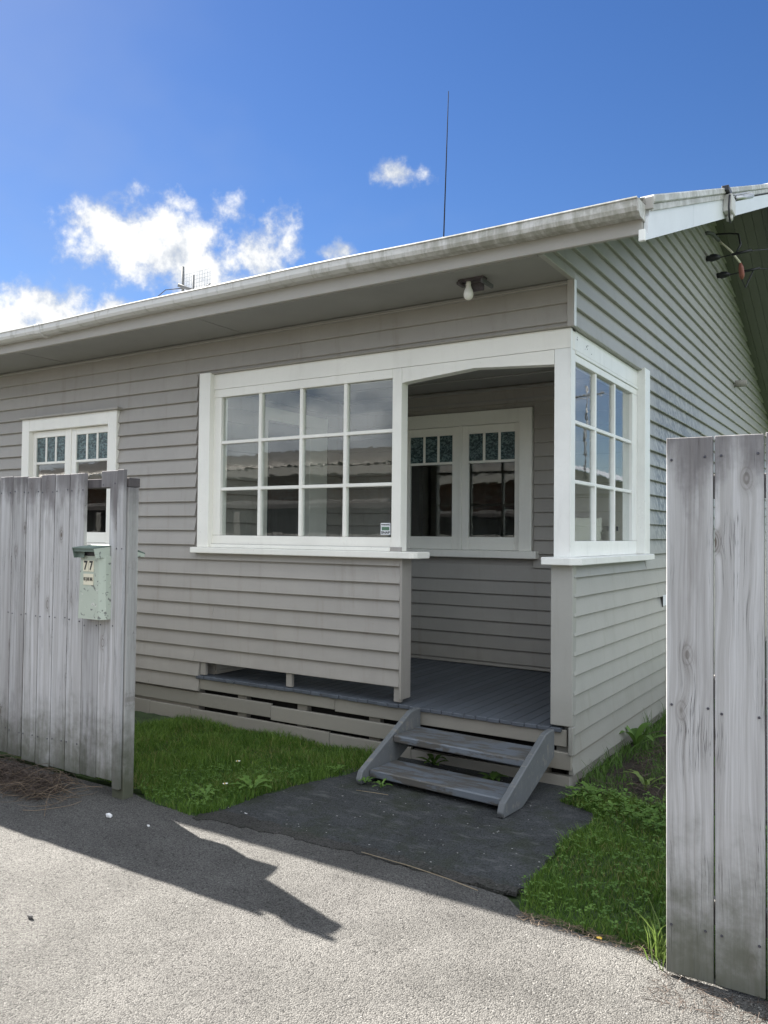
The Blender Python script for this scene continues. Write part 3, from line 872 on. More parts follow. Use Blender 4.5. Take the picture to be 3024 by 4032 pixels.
for (a, b) in ((.83, 1.04), (1.10, 1.31)):
    obox('door_panel', 'S', PX, a, b, -.034, -.022, .55, 1.35, M_DOOR, door, .006)
obox('door_panel', 'S', PX, .83, 1.31, -.034, -.026, 1.6, 2.6, M_INT, door, .006)
tube('door_handle', [(PX - .03, .80, 1.45), (PX + .03, .80, 1.45), (PX + .03, .88, 1.45)], .009, M_BLACK, door)
box('porch_ceiling', PX - .1, -0.005, .096, PY + .1, 3.10, 3.14, M_SOFFIT, house)
for y in (.5, 1.0, 1.5): box('ceiling_batten', PX, -0.1, y - .02, y + .02, 3.085, 3.0995, M_SOFFIT, house, .003)
boxes('cornice', [(PX, -.1, PY - .03, PY - .025, 2.95, 2.975), (PX, -.1, PY - .04, PY - .025, 3.06, 3.0845)], M_SOFFIT, house)
# inside the porch the back of the side wall and of the front panel
boxes('inner_lining', [(-0.125, -0.1005, .106, PY, .40, 1.47), (-0.125, -0.1005, .0, PY, 3.05, 3.10), (-0.125, -.1005, 1.66, PY, 1.47, 3.05), (PX + .01, -1.31, .1005, .113, .52, 1.47)], M_WALL, house)
# rooms behind the windows
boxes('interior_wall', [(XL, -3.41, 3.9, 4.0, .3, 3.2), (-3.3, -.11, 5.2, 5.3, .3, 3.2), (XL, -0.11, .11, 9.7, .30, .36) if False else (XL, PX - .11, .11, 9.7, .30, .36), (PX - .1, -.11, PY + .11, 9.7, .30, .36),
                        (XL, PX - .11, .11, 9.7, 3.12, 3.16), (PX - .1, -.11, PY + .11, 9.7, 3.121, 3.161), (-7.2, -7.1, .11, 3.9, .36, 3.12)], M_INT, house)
boxes('wall', [(XL, 0 - .11, YB - .4, YB - .3, 0, 3.3), (XL - .1, XL - .001, 0, YB - .3, 0, 3.4)], M_WALL, house)
prism('wall', [(-.4, 3.4), (RY, lin(RY) - .05), (YB - .5, 3.4)], 0, XL - .1, XL, M_WALL, house)

# ---- roof
roof = bpy.data.objects.new('roof', None); link(roof, house, (0, 0, 0))
XR = 0.655
def roof_z(y): return 3.545 + SL * (y + 0.66) if y <= RY else 3.545 + SL * (2 * RY + .66 - y)
def corrugated(name, xa, xb, ya, yb, m, zf, pitch=0.0762, amp=0.009, seg=6, parent=None):
    n = int((xb - xa) / pitch * seg)
    xs = np.linspace(xa, xb, n + 1); wv = amp * np.sin((xs - xa) / pitch * 2 * np.pi)
    vs = [(x, ya, zf(ya) + d) for x, d in zip(xs, wv)] + [(x, yb, zf(yb) + d) for x, d in zip(xs, wv)]
    fs = [(i, i + 1, i + n + 2, i + n + 1) for i in range(n)]
    o = pd(name, vs, fs, m, parent, (xa, ya, zf(ya)), smooth=True)
    md = o.modifiers.new('thickness', 'SOLIDIFY'); md.thickness = 0.002
    return o
corrugated('roof_sheet', XL - .5, XR - .02, -0.70, RY, M_ROOF, roof_z, parent=roof)
corrugated('roof_sheet', XL - .5, XR - .02, RY, YB + .66, M_ROOF, roof_z, parent=roof)
prism('ridge_cap', [(RY - .16, roof_z(RY - .16) + .012), (RY, roof_z(RY) + .03), (RY + .16, roof_z(RY + .16) + .012), (RY, roof_z(RY) + .015)], 0, XL - .5, XR, M_ROOF, roof)
box('soffit', XL - .5, 0.0, -0.595, -0.0005, SOF, SOF + .012, M_SOFFIT, roof)
box('soffit_bead', XL - .5, -0.001, -0.594, -0.575, SOF - .012, SOF - .0005, M_SOFFIT, roof, .003)
for xj in (-2.9, -5.3): box('soffit_batten', xj - .012, xj + .012, -0.574, -0.035, SOF - .004, SOF - .0005, M_SOFFIT, roof)
box('fascia', XL - .5, 0.637, -0.625, -0.596, SOF - .008, 3.52, M_FASCIA, roof, .003)
# quad gutter, slightly bowed
def gutter():
    prof = [(-0.627, 3.44), (-0.70, 3.436), (-0.732, 3.452), (-0.742, 3.475), (-0.742, 3.512), (-0.752, 3.517), (-0.748, 3.526), (-0.734, 3.523), (-0.734, 3.478), (-0.722, 3.458), (-0.70, 3.446), (-0.632, 3.45), (-0.632, 3.53), (-0.627, 3.53)]
    xs = np.linspace(XL - .5, 0.640, 60); vs = []; n = len(prof)
    for x in xs:
        bow = 0.020 * math.exp(-((x + 2.4) / 2.2) ** 2) + 0.003 * math.sin(x * 3.1)
        vs += [(x, y, z + bow) for y, z in prof]
    fs = [(i * n + k, i * n + (k + 1) % n, (i + 1) * n + (k + 1) % n, (i + 1) * n + k) for i in range(len(xs) - 1) for k in range(n)]
    fs += [tuple(range(n)), tuple(reversed(range(len(vs) - n, len(vs))))]
    return fixn(pd('gutter', vs, fs, M_GUTTER, roof, (XL, -.7, 3.44)))
gutter()
for xj in (-4.75, -8.6): prism('gutter_joint', [(-0.60, 3.431), (-0.704, 3.431), (-0.738, 3.449), (-0.748, 3.474), (-0.748, 3.510), (-0.757, 3.516), (-0.752, 3.531), (-0.60, 3.531)], 0, xj - .035, xj + .035, M_GUTTER, roof, .002)
prism('gutter_stop_end', [(-0.60, 3.436), (-0.70, 3.432), (-0.74, 3.452), (-0.75, 3.520), (-0.60, 3.530)], 0, 0.6405, 0.648, M_GUTTER, roof)
# verge: barge boards, flashing, sloping lining
def barge_poly(a, b, h0, h1, front_curve=False):
    f = lambda y: 3.312 + SL * (y + .65)
    if front_curve:
        pts = [(-0.655, f(-.655) + .0), (b, f(b) + h0), (b, f(b) + h1), (-0.575, f(-.575) + h1)]
        pts += [(-0.575 - .03 * math.sin(t * math.pi / 2) - .0, f(-.575) + h1 - .05 - 0.115 * t + .03 * math.sin(t * math.pi)) for t in (0.0, .25, .5, .75, 1.0)]
        pts += [(-0.66, 3.352), (-0.66, f(-.655))]
        return pts
    return [(a, f(a) + h0), (b, f(b) + h0), (b, f(b) + h1), (a, f(a) + h1)]
prism('barge_board', barge_poly(-.65, .60, 0, .185, True), 0, 0.640, 0.664, M_BARGE, roof)
prism('barge_board', barge_poly(.603, RY, 0, .185), 0, 0.640, 0.664, M_BARGE, roof)
fb = lambda y: 3.312 + SL * (2 * RY + .65 - y)
prism('barge_board', [(RY, fb(RY)), (YB + .6, fb(YB + .6)), (YB + .6, fb(YB + .6) + .185), (RY, fb(RY) + .185)], 0, 0.640, 0.664, M_BARGE, roof)
box('barge_foot', .632, .668, -.685, -.661, 3.300, 3.365, M_WHITES, roof, .003)
box('barge_foot', .645, .69, -.60, -.578, 3.505, 3.575, M_FASCIA, roof, .003)
def flash(a, b, m=M_GUTTER):
    f = lambda y: 3.312 + SL * (y + .65)
    prism('barge_flashing', [(a, f(a) + .158), (b, f(b) + .158), (b, f(b) + .200), (a, f(a) + .200)], 0, 0.6645, 0.676, m, roof, .003)
    prism('barge_flashing', [(a, f(a) + .2005), (b, f(b) + .2005), (b, f(b) + .252), (a, f(a) + .252)], 0, 0.600, 0.690, m, roof, .008)
flash(-0.555, 1.55); flash(1.575, RY)
prism('barge_flashing', [(RY, fb(RY) + .16), (YB + .6, fb(YB + .6) + .16), (YB + .6, fb(YB + .6) + .25), (RY, fb(RY) + .25)], 0, 0.60, 0.68, M_GUTTER, roof, .004)
nl = 6; lw = 0.638 / nl
for i in range(nl):
    xa, xb = 0.001 + i * lw + .002, 0.001 + (i + 1) * lw - .002
    for (a, b) in ((-.594, RY), (RY, YB + .55)):
        za, zb = lin(a) + .002, lin(b) + .002
        prism('lining_board', [(a, za), (b, zb), (b, zb + .012), (a, za + .012)], 0, xa, xb, M_LINING, roof)
tube('vent_pipe', [(-0.02, 6.3, 3.70), (0.17, 6.3, 3.70)], .045, M_CONC, gw, 12)

# ================================================================== steps
steps = empty('wooden_steps', (-0.68, -0.4, 0), 'short grey painted timber steps with two worn treads leading up to porch', 'steps')
def stringer(xa, xb):
    prism('stringer', [(-0.765, 0.004), (-0.78, 0.035), (-0.755, 0.09), (-0.19, 0.385), (-0.125, 0.393), (-0.062, 0.392), (-0.062, 0.215), (-0.30, 0.10), (-0.52, 0.004)], 0, xa, xb, M_STRING, steps, .006)
stringer(-1.207, -1.165); stringer(-0.160, -0.118)
box('tread', -1.1645, -0.1605, -0.415, -0.085, 0.212, 0.262, M_STEP, steps, .008)
box('tread', -1.1645, -0.1605, -0.685, -0.385, 0.036, 0.088, M_STEP, steps, .008)

steps.rotation_euler = (0, 0, rad(-3.6)); steps.location.x += 0.036

# ================================================================== small things on the house
lamp = empty('soffit_light', (-.53, -.34, 3.37), 'bare light bulb on rusty bracket under the front eave', 'light fitting')
box('mounting_plate', -.645, -.455, -.395, -.335, 3.352, 3.3695, M_RUST, lamp, .003)
box('bracket_flange', -.475, -.455, -.40, -.235, 3.325, 3.3515, M_ALU, lamp, .003)
box('bracket_flange', -.645, -.62, -.415, -.33, 3.330, 3.3515, M_RUST, lamp, .003)
box('lamp_holder_plate', -.60, -.48, -.338, -.326, 3.290, 3.3515, M_RUST, lamp, .003)
lathe('bulb', [(r * .8, z * .82) for r, z in ((.004, 0), (.020, -.001), (.022, -.02), (.019, -.03), (.024, -.05), (.036, -.075), (.042, -.10), (.040, -.122), (.030, -.140), (.014, -.150), (.002, -.152))], (-.575, -.372, 3.352), M_BULB, lamp)

f66 = lambda y: 3.312 + SL * (y + .65)
jb = empty('cable_box', (.70, 1.78, 4.33), 'small pale cable entry box on the barge board', 'junction box')
box('box_body', .665, .735, 1.70, 1.86, 4.285, 4.425, M_BOXG, jb, .006)
tube('box_gland', [(.70, 1.80, 4.284), (.70, 1.80, 4.24)], .026, M_BOXG, jb, 12)
box('box_bracket', .665, .72, 1.64, 1.80, 4.43, 4.475, M_BLACK, jb, .004)
def ray_pt(px, py, d):
    v = f_ * 3184.4 + r_ * (px - 1512) - u_ * (py - 2016); v.normalize(); return CAM + v * d
def sag(a, b, s, n=24):
    a, b = Vector(a), Vector(b)
    return [a.lerp(b, i / n) - Vector((0, 0, s * 4 * (i / n) * (1 - i / n))) for i in range(n + 1)]
pole_a = ray_pt(4500, 480, 26); 
sv = empty('service_cable', (.72, 1.75, 4.5), 'black service cable with metal clamp running from barge board box', 'cable')
p0 = Vector((.70, 1.95, 4.47))
tube('wire', sag(p0, pole_a, .05), .008, M_BLACK, sv, 6)
tube('wire', [(.70, 1.80, 4.245), (.715, 1.74, 4.20), (.72, 1.66, 4.22), (.72, 1.64, 4.30), (.72, 1.68, 4.40), (.70, 1.95, 4.47)], .008, M_BLACK, sv, 6)
d_ = (pole_a - p0).normalized()
tube('clamp', [p0 + d_ * .05, p0 + d_ * .34], .022, M_STEEL, sv, 8)
tube('clamp_bail', [p0 + d_ * .05, p0 + d_ * .02 + Vector((0, 0, .03)), p0 + d_ * .3 + Vector((0, 0, .035))], .006, M_STEEL, sv, 6)
for i, (y, z, tgt, lab) in enumerate([(4.42, 4.82, ray_pt(4500, 768, 24), 'upper black insulator and wire on the side wall under gable'),
                                      (5.05, 4.80, ray_pt(4500, 955, 24), 'lower black insulator and wire on the side wall under gable')]):
    ins = empty('wire_insulator', (0.03, y, z), lab, 'insulator', 'wires under the gable')
    tube('insulator', [(.026, y, z), (.06, y, z), (.075, y, z), (.13, y, z), (.17, y, z - .01)], [.032, .034, .044, .036, .02], M_BLACK, ins, 10)
    st = Vector((.17, y, z - .01))
    tube('wire', [st, st + Vector((.10, .02, .015)), st + Vector((.2, .05, .03))] + sag(st + Vector((.28, .06, .04)), tgt, .12), .007, M_BLACK, ins, 6)
    tube('wire_grip', [st + Vector((.12, .03, .02)), st + Vector((.32, .07, .045))], .016, M_BLACK, ins, 8)
    if i == 0:
        tube('jumper', [st + Vector((.16, .04, .03)), st + Vector((.20, .1, .14)), st + Vector((.16, .2, .30)), st + Vector((.05, .3, .36)), (0.03, 4.62, 5.16)], .010, M_BLACK, ins, 6)
        tube('conduit', [(.02, 4.42, 5.12), (.06, 4.6, 5.16), (.09, 4.8, 5.14)], .022, M_ALU, ins, 8)
fu = empty('fuse_holder', (.2, 5.3, 4.78), 'faded red pole fuse hanging between the two wires under gable', 'fuse')
tube('fuse_body', [(.30, 4.95, 4.88), (.305, 4.97, 4.83), (.31, 5.0, 4.74), (.31, 5.01, 4.70)], [.014, .030, .030, .012], M_RED, fu, 10)
tube('fuse_lead', [(.30, 4.95, 4.88), (.22, 4.85, 5.0), (.09, 4.8, 5.14)], .012, M_CREAM, fu, 6)
tube('fuse_lead', [(.31, 5.01, 4.70), (.33, 5.1, 4.62), (.42, 5.12, 4.83)], .008, M_BLACK, fu, 6)

wa = empty('whip_aerial', (-3.42, 4.3, roof_z(4.3)), 'tall thin whip aerial rising above the roof', 'aerial')
tube('whip', [(-3.41, 4.5, roof_z(4.5) - .1), (-3.374, 4.5, 6.7), (-3.345, 4.5, 7.768)], [.010, .008, .005], M_MATTE, wa, 6)
lathe('whip_base', [(.03, 0), (.03, .12), (.015, .2)], (-3.41, 4.5, roof_z(4.5)), M_ALU, wa, 10)
ta = empty('tv_antenna', (-8.4, 4.5, roof_z(4.5)), 'mesh grid TV antenna on two short masts above the roof', 'antenna')
tube('mast', [(-8.44, 4.5, roof_z(4.5) - .05), (-8.452, 4.5, 6.20)], .022, M_ALU, ta, 8)
tube('mast', [(-8.30, 4.6, roof_z(4.6) - .05), (-8.30, 4.6, 6.06)], .018, M_ALU, ta, 8)
tube('boom', [(-8.46, 4.4, 5.86), (-8.08, 4.75, 5.70)], .03, M_ALU, ta, 8)
tube('stay', [(-8.44, 4.5, 5.83), (-8.65, 4.3, 5.78), (-8.80, 4.2, 5.62)], .008, M_BLACK, ta, 5)
tube('stay', [(-8.2, 4.6, 5.75), (-8.0, 4.6, 5.82), (-7.9, 4.6, 5.85)], .008, M_BLACK, ta, 5)
vs, fs = [], []
def addt(a, b, r):
    global vs, fs
    v2, f2 = tube_geo([a, b], r, 4); o = len(vs); vs += v2; fs += [tuple(i + o for i in f) for f in f2]
for i in range(12):
    x = -8.70 + .68 * i / 11; addt((x, 4.7, 5.68), (x + .01, 4.7, 6.14 + .02 * math.sin(i)), .0035)
for i in range(8):
    z = 5.70 + .44 * i / 7; addt((-8.70, 4.7, z), (-8.02, 4.7, z + .015), .0035)
pd('grid_reflector', vs, fs, M_STEEL, ta, (-8.4, 4.7, 5.9))

stk = empty('warning_sticker', (-1.46, .028, 1.652), 'small white security warning sticker in corner of porch window', 'sticker')
SY = 0.0295
box('sticker_sheet', -1.512, -1.424, SY, SY + .0012, 1.652, 1.742, M_STICK, stk)
box('sticker_panel', -1.502, -1.434, SY - .0008, SY - .0002, 1.686, 1.712, M_STICKG, stk)
Rf = Matrix(((1, 0, 0), (0, 0, 1), (0, -1, 0))).transposed()      # local x->x, y->z, facing -y
def TF(x, y, z):
    return Matrix.Translation((x, y, z)) @ Matrix.Rotation(rad(90), 4, 'X')
text_mesh('sticker_text', 'SNAP', .026, M_INK, stk, TF(-1.468, SY - .0008, 1.668), 1.25, .0006)
text_mesh('sticker_text', 'WARNING', .014, M_INK, stk, TF(-1.468, SY - .0008, 1.728), 1.15, .0004)

# ================================================================== fences
def nails(pl, x0, x1, yf, zs):
    for z in zs:
        for x in (x0 + .022, x1 - .022):
            o = bpy.data.objects.new('nail', NAIL); link(o, pl, (x + random.uniform(-.006, .006), yf - .001, z + random.uniform(-.008, .008)))
bmn = bmesh.new(); bmesh.ops.create_cone(bmn, cap_ends=True, segments=8, radius1=.0052, radius2=.004, depth=.003)
bmesh.ops.rotate(bmn, verts=bmn.verts, cent=(0, 0, 0), matrix=Matrix.Rotation(rad(90), 3, 'X'))
NAIL = bpy.data.meshes.new('nail'); bmn.to_mesh(NAIL); bmn.free(); NAIL.materials.append(M_NAIL)
def plank(parent, x0, x1, yf, z0, z1, th=.020, top=0.0, notch=None, m=None):
    dz_ = random.uniform(-.004, .004)
    if notch: poly = [(x0, z0), (x1, z0), (x1, z1), (x0, z1), (x0, notch[1]), (x0 + notch[0], notch[1]), (x0 + notch[0], 1.12), (x0, 1.12)]
    else: poly = [(x0, z0), (x1, z0), (x1, z1 + dz_ + top), (x0, z1 + dz_)]
    o = prism('plank', poly, 1, yf, yf + th, m or M_PLANK, parent, .0025)
    return o
lf = empty('timber_fence', (-4.5, -1.7, 0), 'weathered grey plank fence on the left carrying the green mailbox', 'fence')
YF = -1.83
FK = 0.9684                      # planks as measured on a plane further back, brought to their own distance
kx = lambda x: 1.8437 + (x - 1.8437) * FK
kz = lambda z: 1.65 + (z - 1.65) * FK
pxs = [(-2.896, -2.742, .045, 2.043)]
x = -2.902
k = 0
zb = [.05, .04, .045, .062, .065, .10]
while x > -9.4:
    pxs.append((x - .1520, x, zb[min(k, 5)], 2.04 + random.uniform(-.006, .007))); x -= .1595 + random.uniform(0, .003); k += 1
for i, (a, b, z0, z1) in enumerate(pxs):
    p = plank(lf, kx(a), kx(b), YF + random.uniform(-.002, .002), kz(z0), kz(z1), top=random.uniform(-.004, .004), th=.024)
    if i < 9: nails(p, kx(a), kx(b), YF - .002, (1.92, 1.08, .28))
# plank under the mailbox, T-shaped plank, batten
p = plank(lf, kx(-2.737), kx(-2.577), YF, kz(.05), 1.12); nails(p, kx(-2.737), kx(-2.577), YF, (1.05,))
p = plank(lf, kx(-2.572), kx(-2.414), YF - .001, kz(.058), kz(2.05), notch=(.084, kz(1.942))); nails(p, kx(-2.572), kx(-2.414), YF - .001, (1.95, 1.06))
p = plank(lf, kx(-2.411), kx(-2.349), YF - .004, kz(.012), kz(2.052), th=.026); nails(p, kx(-2.43), kx(-2.33), YF - .005, (1.55,))
box('post', -2.310, -2.204, -1.804, -1.722, -0.05, 1.932, M_POST, lf, .004)
for xp in (-4.6, -7.0): box('post', xp - .05, xp + .05, -1.80, -1.70, -0.05, 1.90, M_POST, lf, .004)
box('rail', -9.0, -2.203, -1.803, -1.716, 1.934, 1.991, M_RAIL, lf, .003)
box('rail', -9.0, -2.315, -1.803, -1.76, .98, 1.07, M_POST, lf, .003)
box('rail', -9.0, -2.315, -1.803, -1.76, .22, .31, M_POST, lf, .003)

rf = empty('timber_fence', (1.3, -2.0, 0), 'weathered grey plank fence close on the right side', 'fence')
YR = -2.0
x = 1.092
for i in range(14):
    a, b = x, x + .168
    p = plank(rf, a, b, YR + random.uniform(-.002, .002), .014, 2.034 + random.uniform(-.003, .003), top=random.uniform(-.003, .003))
    if i < 3: nails(p, a, b, YR - .001, (1.955, 1.01, .20))
    x = b + .0065
box('post', 1.115, 1.215, YR + .075, YR + .175, -.05, 1.80, M_POST, rf, .004)
for z in (.22, 1.05, 1.80): box('rail', 1.112, 3.6, YR + .0225, YR + .070, z, z + .09, M_POST, rf, .003)

# ================================================================== mailbox
mb = empty('mailbox', (-2.43, -1.87, 1.1), 'pale green metal mailbox numbered 77 fixed through the fence', 'mailbox')
bx0, bx1 = -2.526, -2.344
fy = -1.905
fixn(pd('box_body', [(bx0 - .012, fy, 1.105), (bx1 + .006, fy, 1.105), (bx1 - .006, fy, 1.500), (bx0 + .006, fy, 1.500),
                (bx0 - .012, -1.63, 1.105), (bx1 + .02, -1.63, 1.105), (bx1 + .02, -1.63, 1.500), (bx0 + .006, -1.63, 1.500),
                (bx1 + .028, fy + .035, 1.105), (bx1 + .018, fy + .035, 1.5)],
   [(0, 1, 2, 3), (1, 8, 9, 2), (8, 5, 6, 9), (5, 4, 7, 6), (4, 0, 3, 7), (0, 4, 5, 8, 1), (3, 2, 9, 6, 7)], M_MAIL, mb, (-2.43, -1.87, 1.1)))
# hood: a folded sheet, open at the front
hx0, hx1 = -2.540, -2.330
hy = -1.958
prism('lid', [(hy, 1.553), (-1.80, 1.570), (-1.61, 1.535), (-1.556, 1.515), (-1.556, 1.507), (-1.61, 1.527), (-1.80, 1.562), (hy, 1.546)], 0, hx0, hx1, M_MAILD, mb)
prism('lid_cheek', [(hy, 1.5475), (-1.85, 1.558), (-1.85, 1.490), (hy + .015, 1.487)], 0, hx0, hx0 + .003, M_MAILD, mb)
prism('lid_cheek', [(hy, 1.5475), (-1.836, 1.560), (-1.836, 1.490), (hy + .015, 1.487)], 0, hx1 - .003, hx1, M_MAIL, mb)
prism('lid_cheek', [(-1.70, 1.548), (-1.56, 1.509), (-1.56, 1.49), (-1.70, 1.49)], 0, hx1 - .003, hx1, M_MAIL, mb)
box('slot_flap', hx0 + .004, hx1 - .004, hy + .01, hy + .014, 1.527, 1.548, M_MAILD, mb)
box('slot_back', hx0 + .004, hx1 - .004, fy - .006, fy - .001, 1.501, 1.545, M_BLACK, mb)
box('lid_cheek', hx0 + .003, hx0 + .075, fy - .02, fy - .016, 1.488, 1.527, M_MAILD, mb)
for cx_, ch in ((-2.469, '7'), (-2.417, '7')):
    box('number_plate', cx_ - .0245, cx_ + .0245, fy - .0035, fy - .0005, 1.402, 1.472, M_CREAM, mb, .001)
    text_mesh('number', ch, .078, M_INK, mb, TF(cx_, fy - .0045, 1.437), .85, .0022)
box('notice_plate', -2.490, -2.394, fy - .0035, fy - .0005, 1.318, 1.388, M_CREAM, mb, .001)
text_mesh('notice_text', 'NO JUNK MAIL', .033, M_INK, mb, TF(-2.442, fy - .0045, 1.354), .40, .0001)
t_ = mb.children[-1]
for v in t_.data.vertices: v.co.z *= 1.35
box('rear_door', -2.50, bx1 + .018, -1.6245, -1.6185, 1.12, 1.49, M_MAIL, mb)

# ================================================================== ground cover
def mesh_np(name, V_, F_, m, parent=None, tint=None, kind=None, smooth=False):
    """big mesh from numpy arrays; F_ is (n,k)"""
    me = bpy.data.meshes.new(name)
    nv, (nf, k) = len(V_), F_.shape
    me.vertices.add(nv); me.vertices.foreach_set('co', V_.astype(np.float32).ravel())
    me.loops.add(nf * k); me.loops.foreach_set('vertex_index', F_.astype(np.int32).ravel())
    me.polygons.add(nf); me.polygons.foreach_set('loop_start', np.arange(0, nf * k, k, dtype=np.int32))
    try: me.polygons.foreach_set('loop_total', np.full(nf, k, dtype=np.int32))
    except Exception: pass
    me.update(calc_edges=True)
    if tint is not None:
        at = me.attributes.new('tint', 'FLOAT', 'POINT'); at.data.foreach_set('value', tint.astype(np.float32))
    me.materials.append(m)
    o = bpy.data.objects.new(name, me); link(o, parent, (0, 0, 0))
    if kind: o['kind'] = kind
    return o
def inpoly(P, poly):
    x, y = P[:, 0], P[:, 1]; ins = np.zeros(len(P), bool); n = len(poly); j = n - 1
    for i in range(n):
        xi, yi = poly[i]; xj, yj = poly[j]
        c = ((yi > y) != (yj > y)) & (x < (xj - xi) * (y - yi) / (yj - yi + 1e-12) + xi)
        ins ^= c; j = i
    return ins
def edge_dist(P, poly):
    d = np.full(len(P), 1e9); n = len(poly)
    for i in range(n):
        a = np.array(poly[i]); b = np.array(poly[(i + 1) % n]); ab = b - a
        t = np.clip(((P - a) @ ab) / (ab @ ab), 0, 1)
        d = np.minimum(d, np.linalg.norm(P - (a + t[:, None] * ab), axis=1))
    return d
def scatter(poly, n):
    p = np.array(poly); lo, hi = p.min(0), p.max(0); out = []
    while sum(map(len, out)) < n:
        q = RNG.uniform(lo, hi, (n, 2)); out.append(q[inpoly(q, poly)])
    return np.concatenate(out)[:n]
def blades(name, pts, hmin, hmax, wid, lean, m, z0=0.0, label=None):
    n = len(pts)
    h = RNG.uniform(hmin, hmax, n) * (0.35 + 0.9 * RNG.beta(2, 3, n)) * (0.55 + 0.9 * (0.5 + 0.5 * np.sin(pts[:, 0] * 7 + 1.3 * np.sin(pts[:, 1] * 9))) * RNG.uniform(.6, 1, n))
    a = RNG.uniform(0, 2 * np.pi, n); fa = RNG.uniform(0, 2 * np.pi, n)
    side = np.stack([np.cos(a), np.sin(a), np.zeros(n)], 1) * (wid * RNG.uniform(.6, 1.2, n))[:, None]
    ld = np.stack([np.cos(fa), np.sin(fa), np.zeros(n)], 1)
    ln = (lean * RNG.uniform(.2, 1.1, n) * h)[:, None]
    b = np.concatenate([pts, np.full((n, 1), z0)], 1)
    up = np.array([0, 0, 1.0])
    V0, V1 = b - side, b + side
    mid = b + up * (h * .55)[:, None] + ld * ln * .35
    V2, V3 = mid - side * .75, mid + side * .75
    V4 = b + up * (h * .92)[:, None] + ld * ln
    VV = np.stack([V0, V1, V2, V3, V4], 1).reshape(-1, 3)
    i = np.arange(n)[:, None] * 5
    F_ = np.concatenate([i + [0, 1, 3], i + [0, 3, 2], i + [2, 3, 4]], 0)
    tint = np.repeat(RNG.uniform(0, 1, n), 5)
    return mesh_np(name, VV, F_, m, None, tint)
def roundleaves(name, pts, rmin, rmax, m, hmin=.02, hmax=.05, tri=3):
    """clover-like leaflets held above the ground"""
    n = len(pts); vs, fs, tn = [], [], []
    for p in pts:
        R = RNG.uniform(rmin, rmax); h = RNG.uniform(hmin, hmax); a0 = RNG.uniform(0, 6.28); t = RNG.uniform(.2, 1)
        for q in range(tri):
            a = a0 + q * 2 * math.pi / tri; c, s = math.cos(a), math.sin(a); o = len(vs)
            tz = RNG.uniform(-.35, .55)
            prof = [(0.05, 0), (0.6, .48), (1.0, .40), (1.12, 0), (1.0, -.40), (.6, -.48)]
            for (u, v) in prof: vs.append((p[0] + R * (u * c - v * s), p[1] + R * (u * s + v * c), h + R * u * tz + abs(v) * R * .25)); tn.append(t)
            fs += [(o, o + 1, o + 2), (o, o + 2, o + 3), (o, o + 3, o + 4), (o, o + 4, o + 5)]
    return mesh_np(name, np.array(vs), np.array(fs), m, None, np.array(tn))
LAWN_L = [(-6.5, -1.62), (-2.25, -1.62), (-2.10, -1.72), (-1.66, -1.78), (-1.56, -1.66), (-1.54, -1.2), (-1.50, -1.0), (-1.36, -0.62), (-1.30, -0.05), (-6.5, -0.05)]
LAWN_R = [(0.05, -0.32), (0.10, -0.05), (0.3, 0.0), (0.55, -0.06), (1.6, -0.1), (1.8, -1.9), (1.04, -1.86), (.6, -1.84), (.42, -1.82), (.36, -1.6), (.34, -1.2), (.30, -0.95), (.35, -0.6), (.3, -0.42)]
sheet('lawn', wobble(LAWN_L, .06, .02, 21), -0.004, M_LAWN, thick=.02)
sheet('lawn', wobble(LAWN_R, .06, .02, 22), -0.003, M_LAWN, thick=.02)
near_l = [p for p in LAWN_L]
pl_ = scatter([(-3.6, -1.62)] + LAWN_L[1:-1] + [(-3.6, -.05)], 52000)
e_ = edge_dist(pl_, LAWN_L)
g1 = blades('lawn_grass', pl_, .030, .085, .0022, .8, M_GRASS)
tag(g1, 'thick green lawn grass between left fence and house wall', 'grass', kind='stuff')
pr_ = scatter(LAWN_R, 40000)
g2 = blades('lawn_grass', pr_, .025, .075, .0021, .9, M_GRASS)
tag(g2, 'green lawn grass between porch corner and right fence', 'grass', kind='stuff')
far_ = scatter([(-6.5, -1.62), (-3.6, -1.62), (-3.6, -.05), (-6.5, -.05)], 6000)
cl_r = scatter(LAWN_R, 900)
cl_l = scatter([(-2.4, -1.74), (-1.60, -1.74), (-1.55, -1.1), (-1.4, -.6), (-2.4, -1.2)], 420)
tag(roundleaves('clover_patch', cl_r, .008, .016, M_WEED, .03, .065), 'clover leaves through the grass by the right fence', 'clover', kind='stuff')
tag(roundleaves('clover_patch', cl_l, .008, .014, M_WEED, .03, .06), 'clover leaves at the lawn edge by the driveway', 'clover', kind='stuff')
cor_ = scatter([(0.06, -0.34), (0.12, -.12), (.45, -.16), (1.0, -.1), (1.3, -.35), (.75, -.62), (.40, -.50)], 520)
tag(roundleaves('ground_weeds', cor_[:330], .009, .027, M_WEED, .02, .10), 'low leafy weeds growing beside the porch corner', 'weeds', kind='stuff')

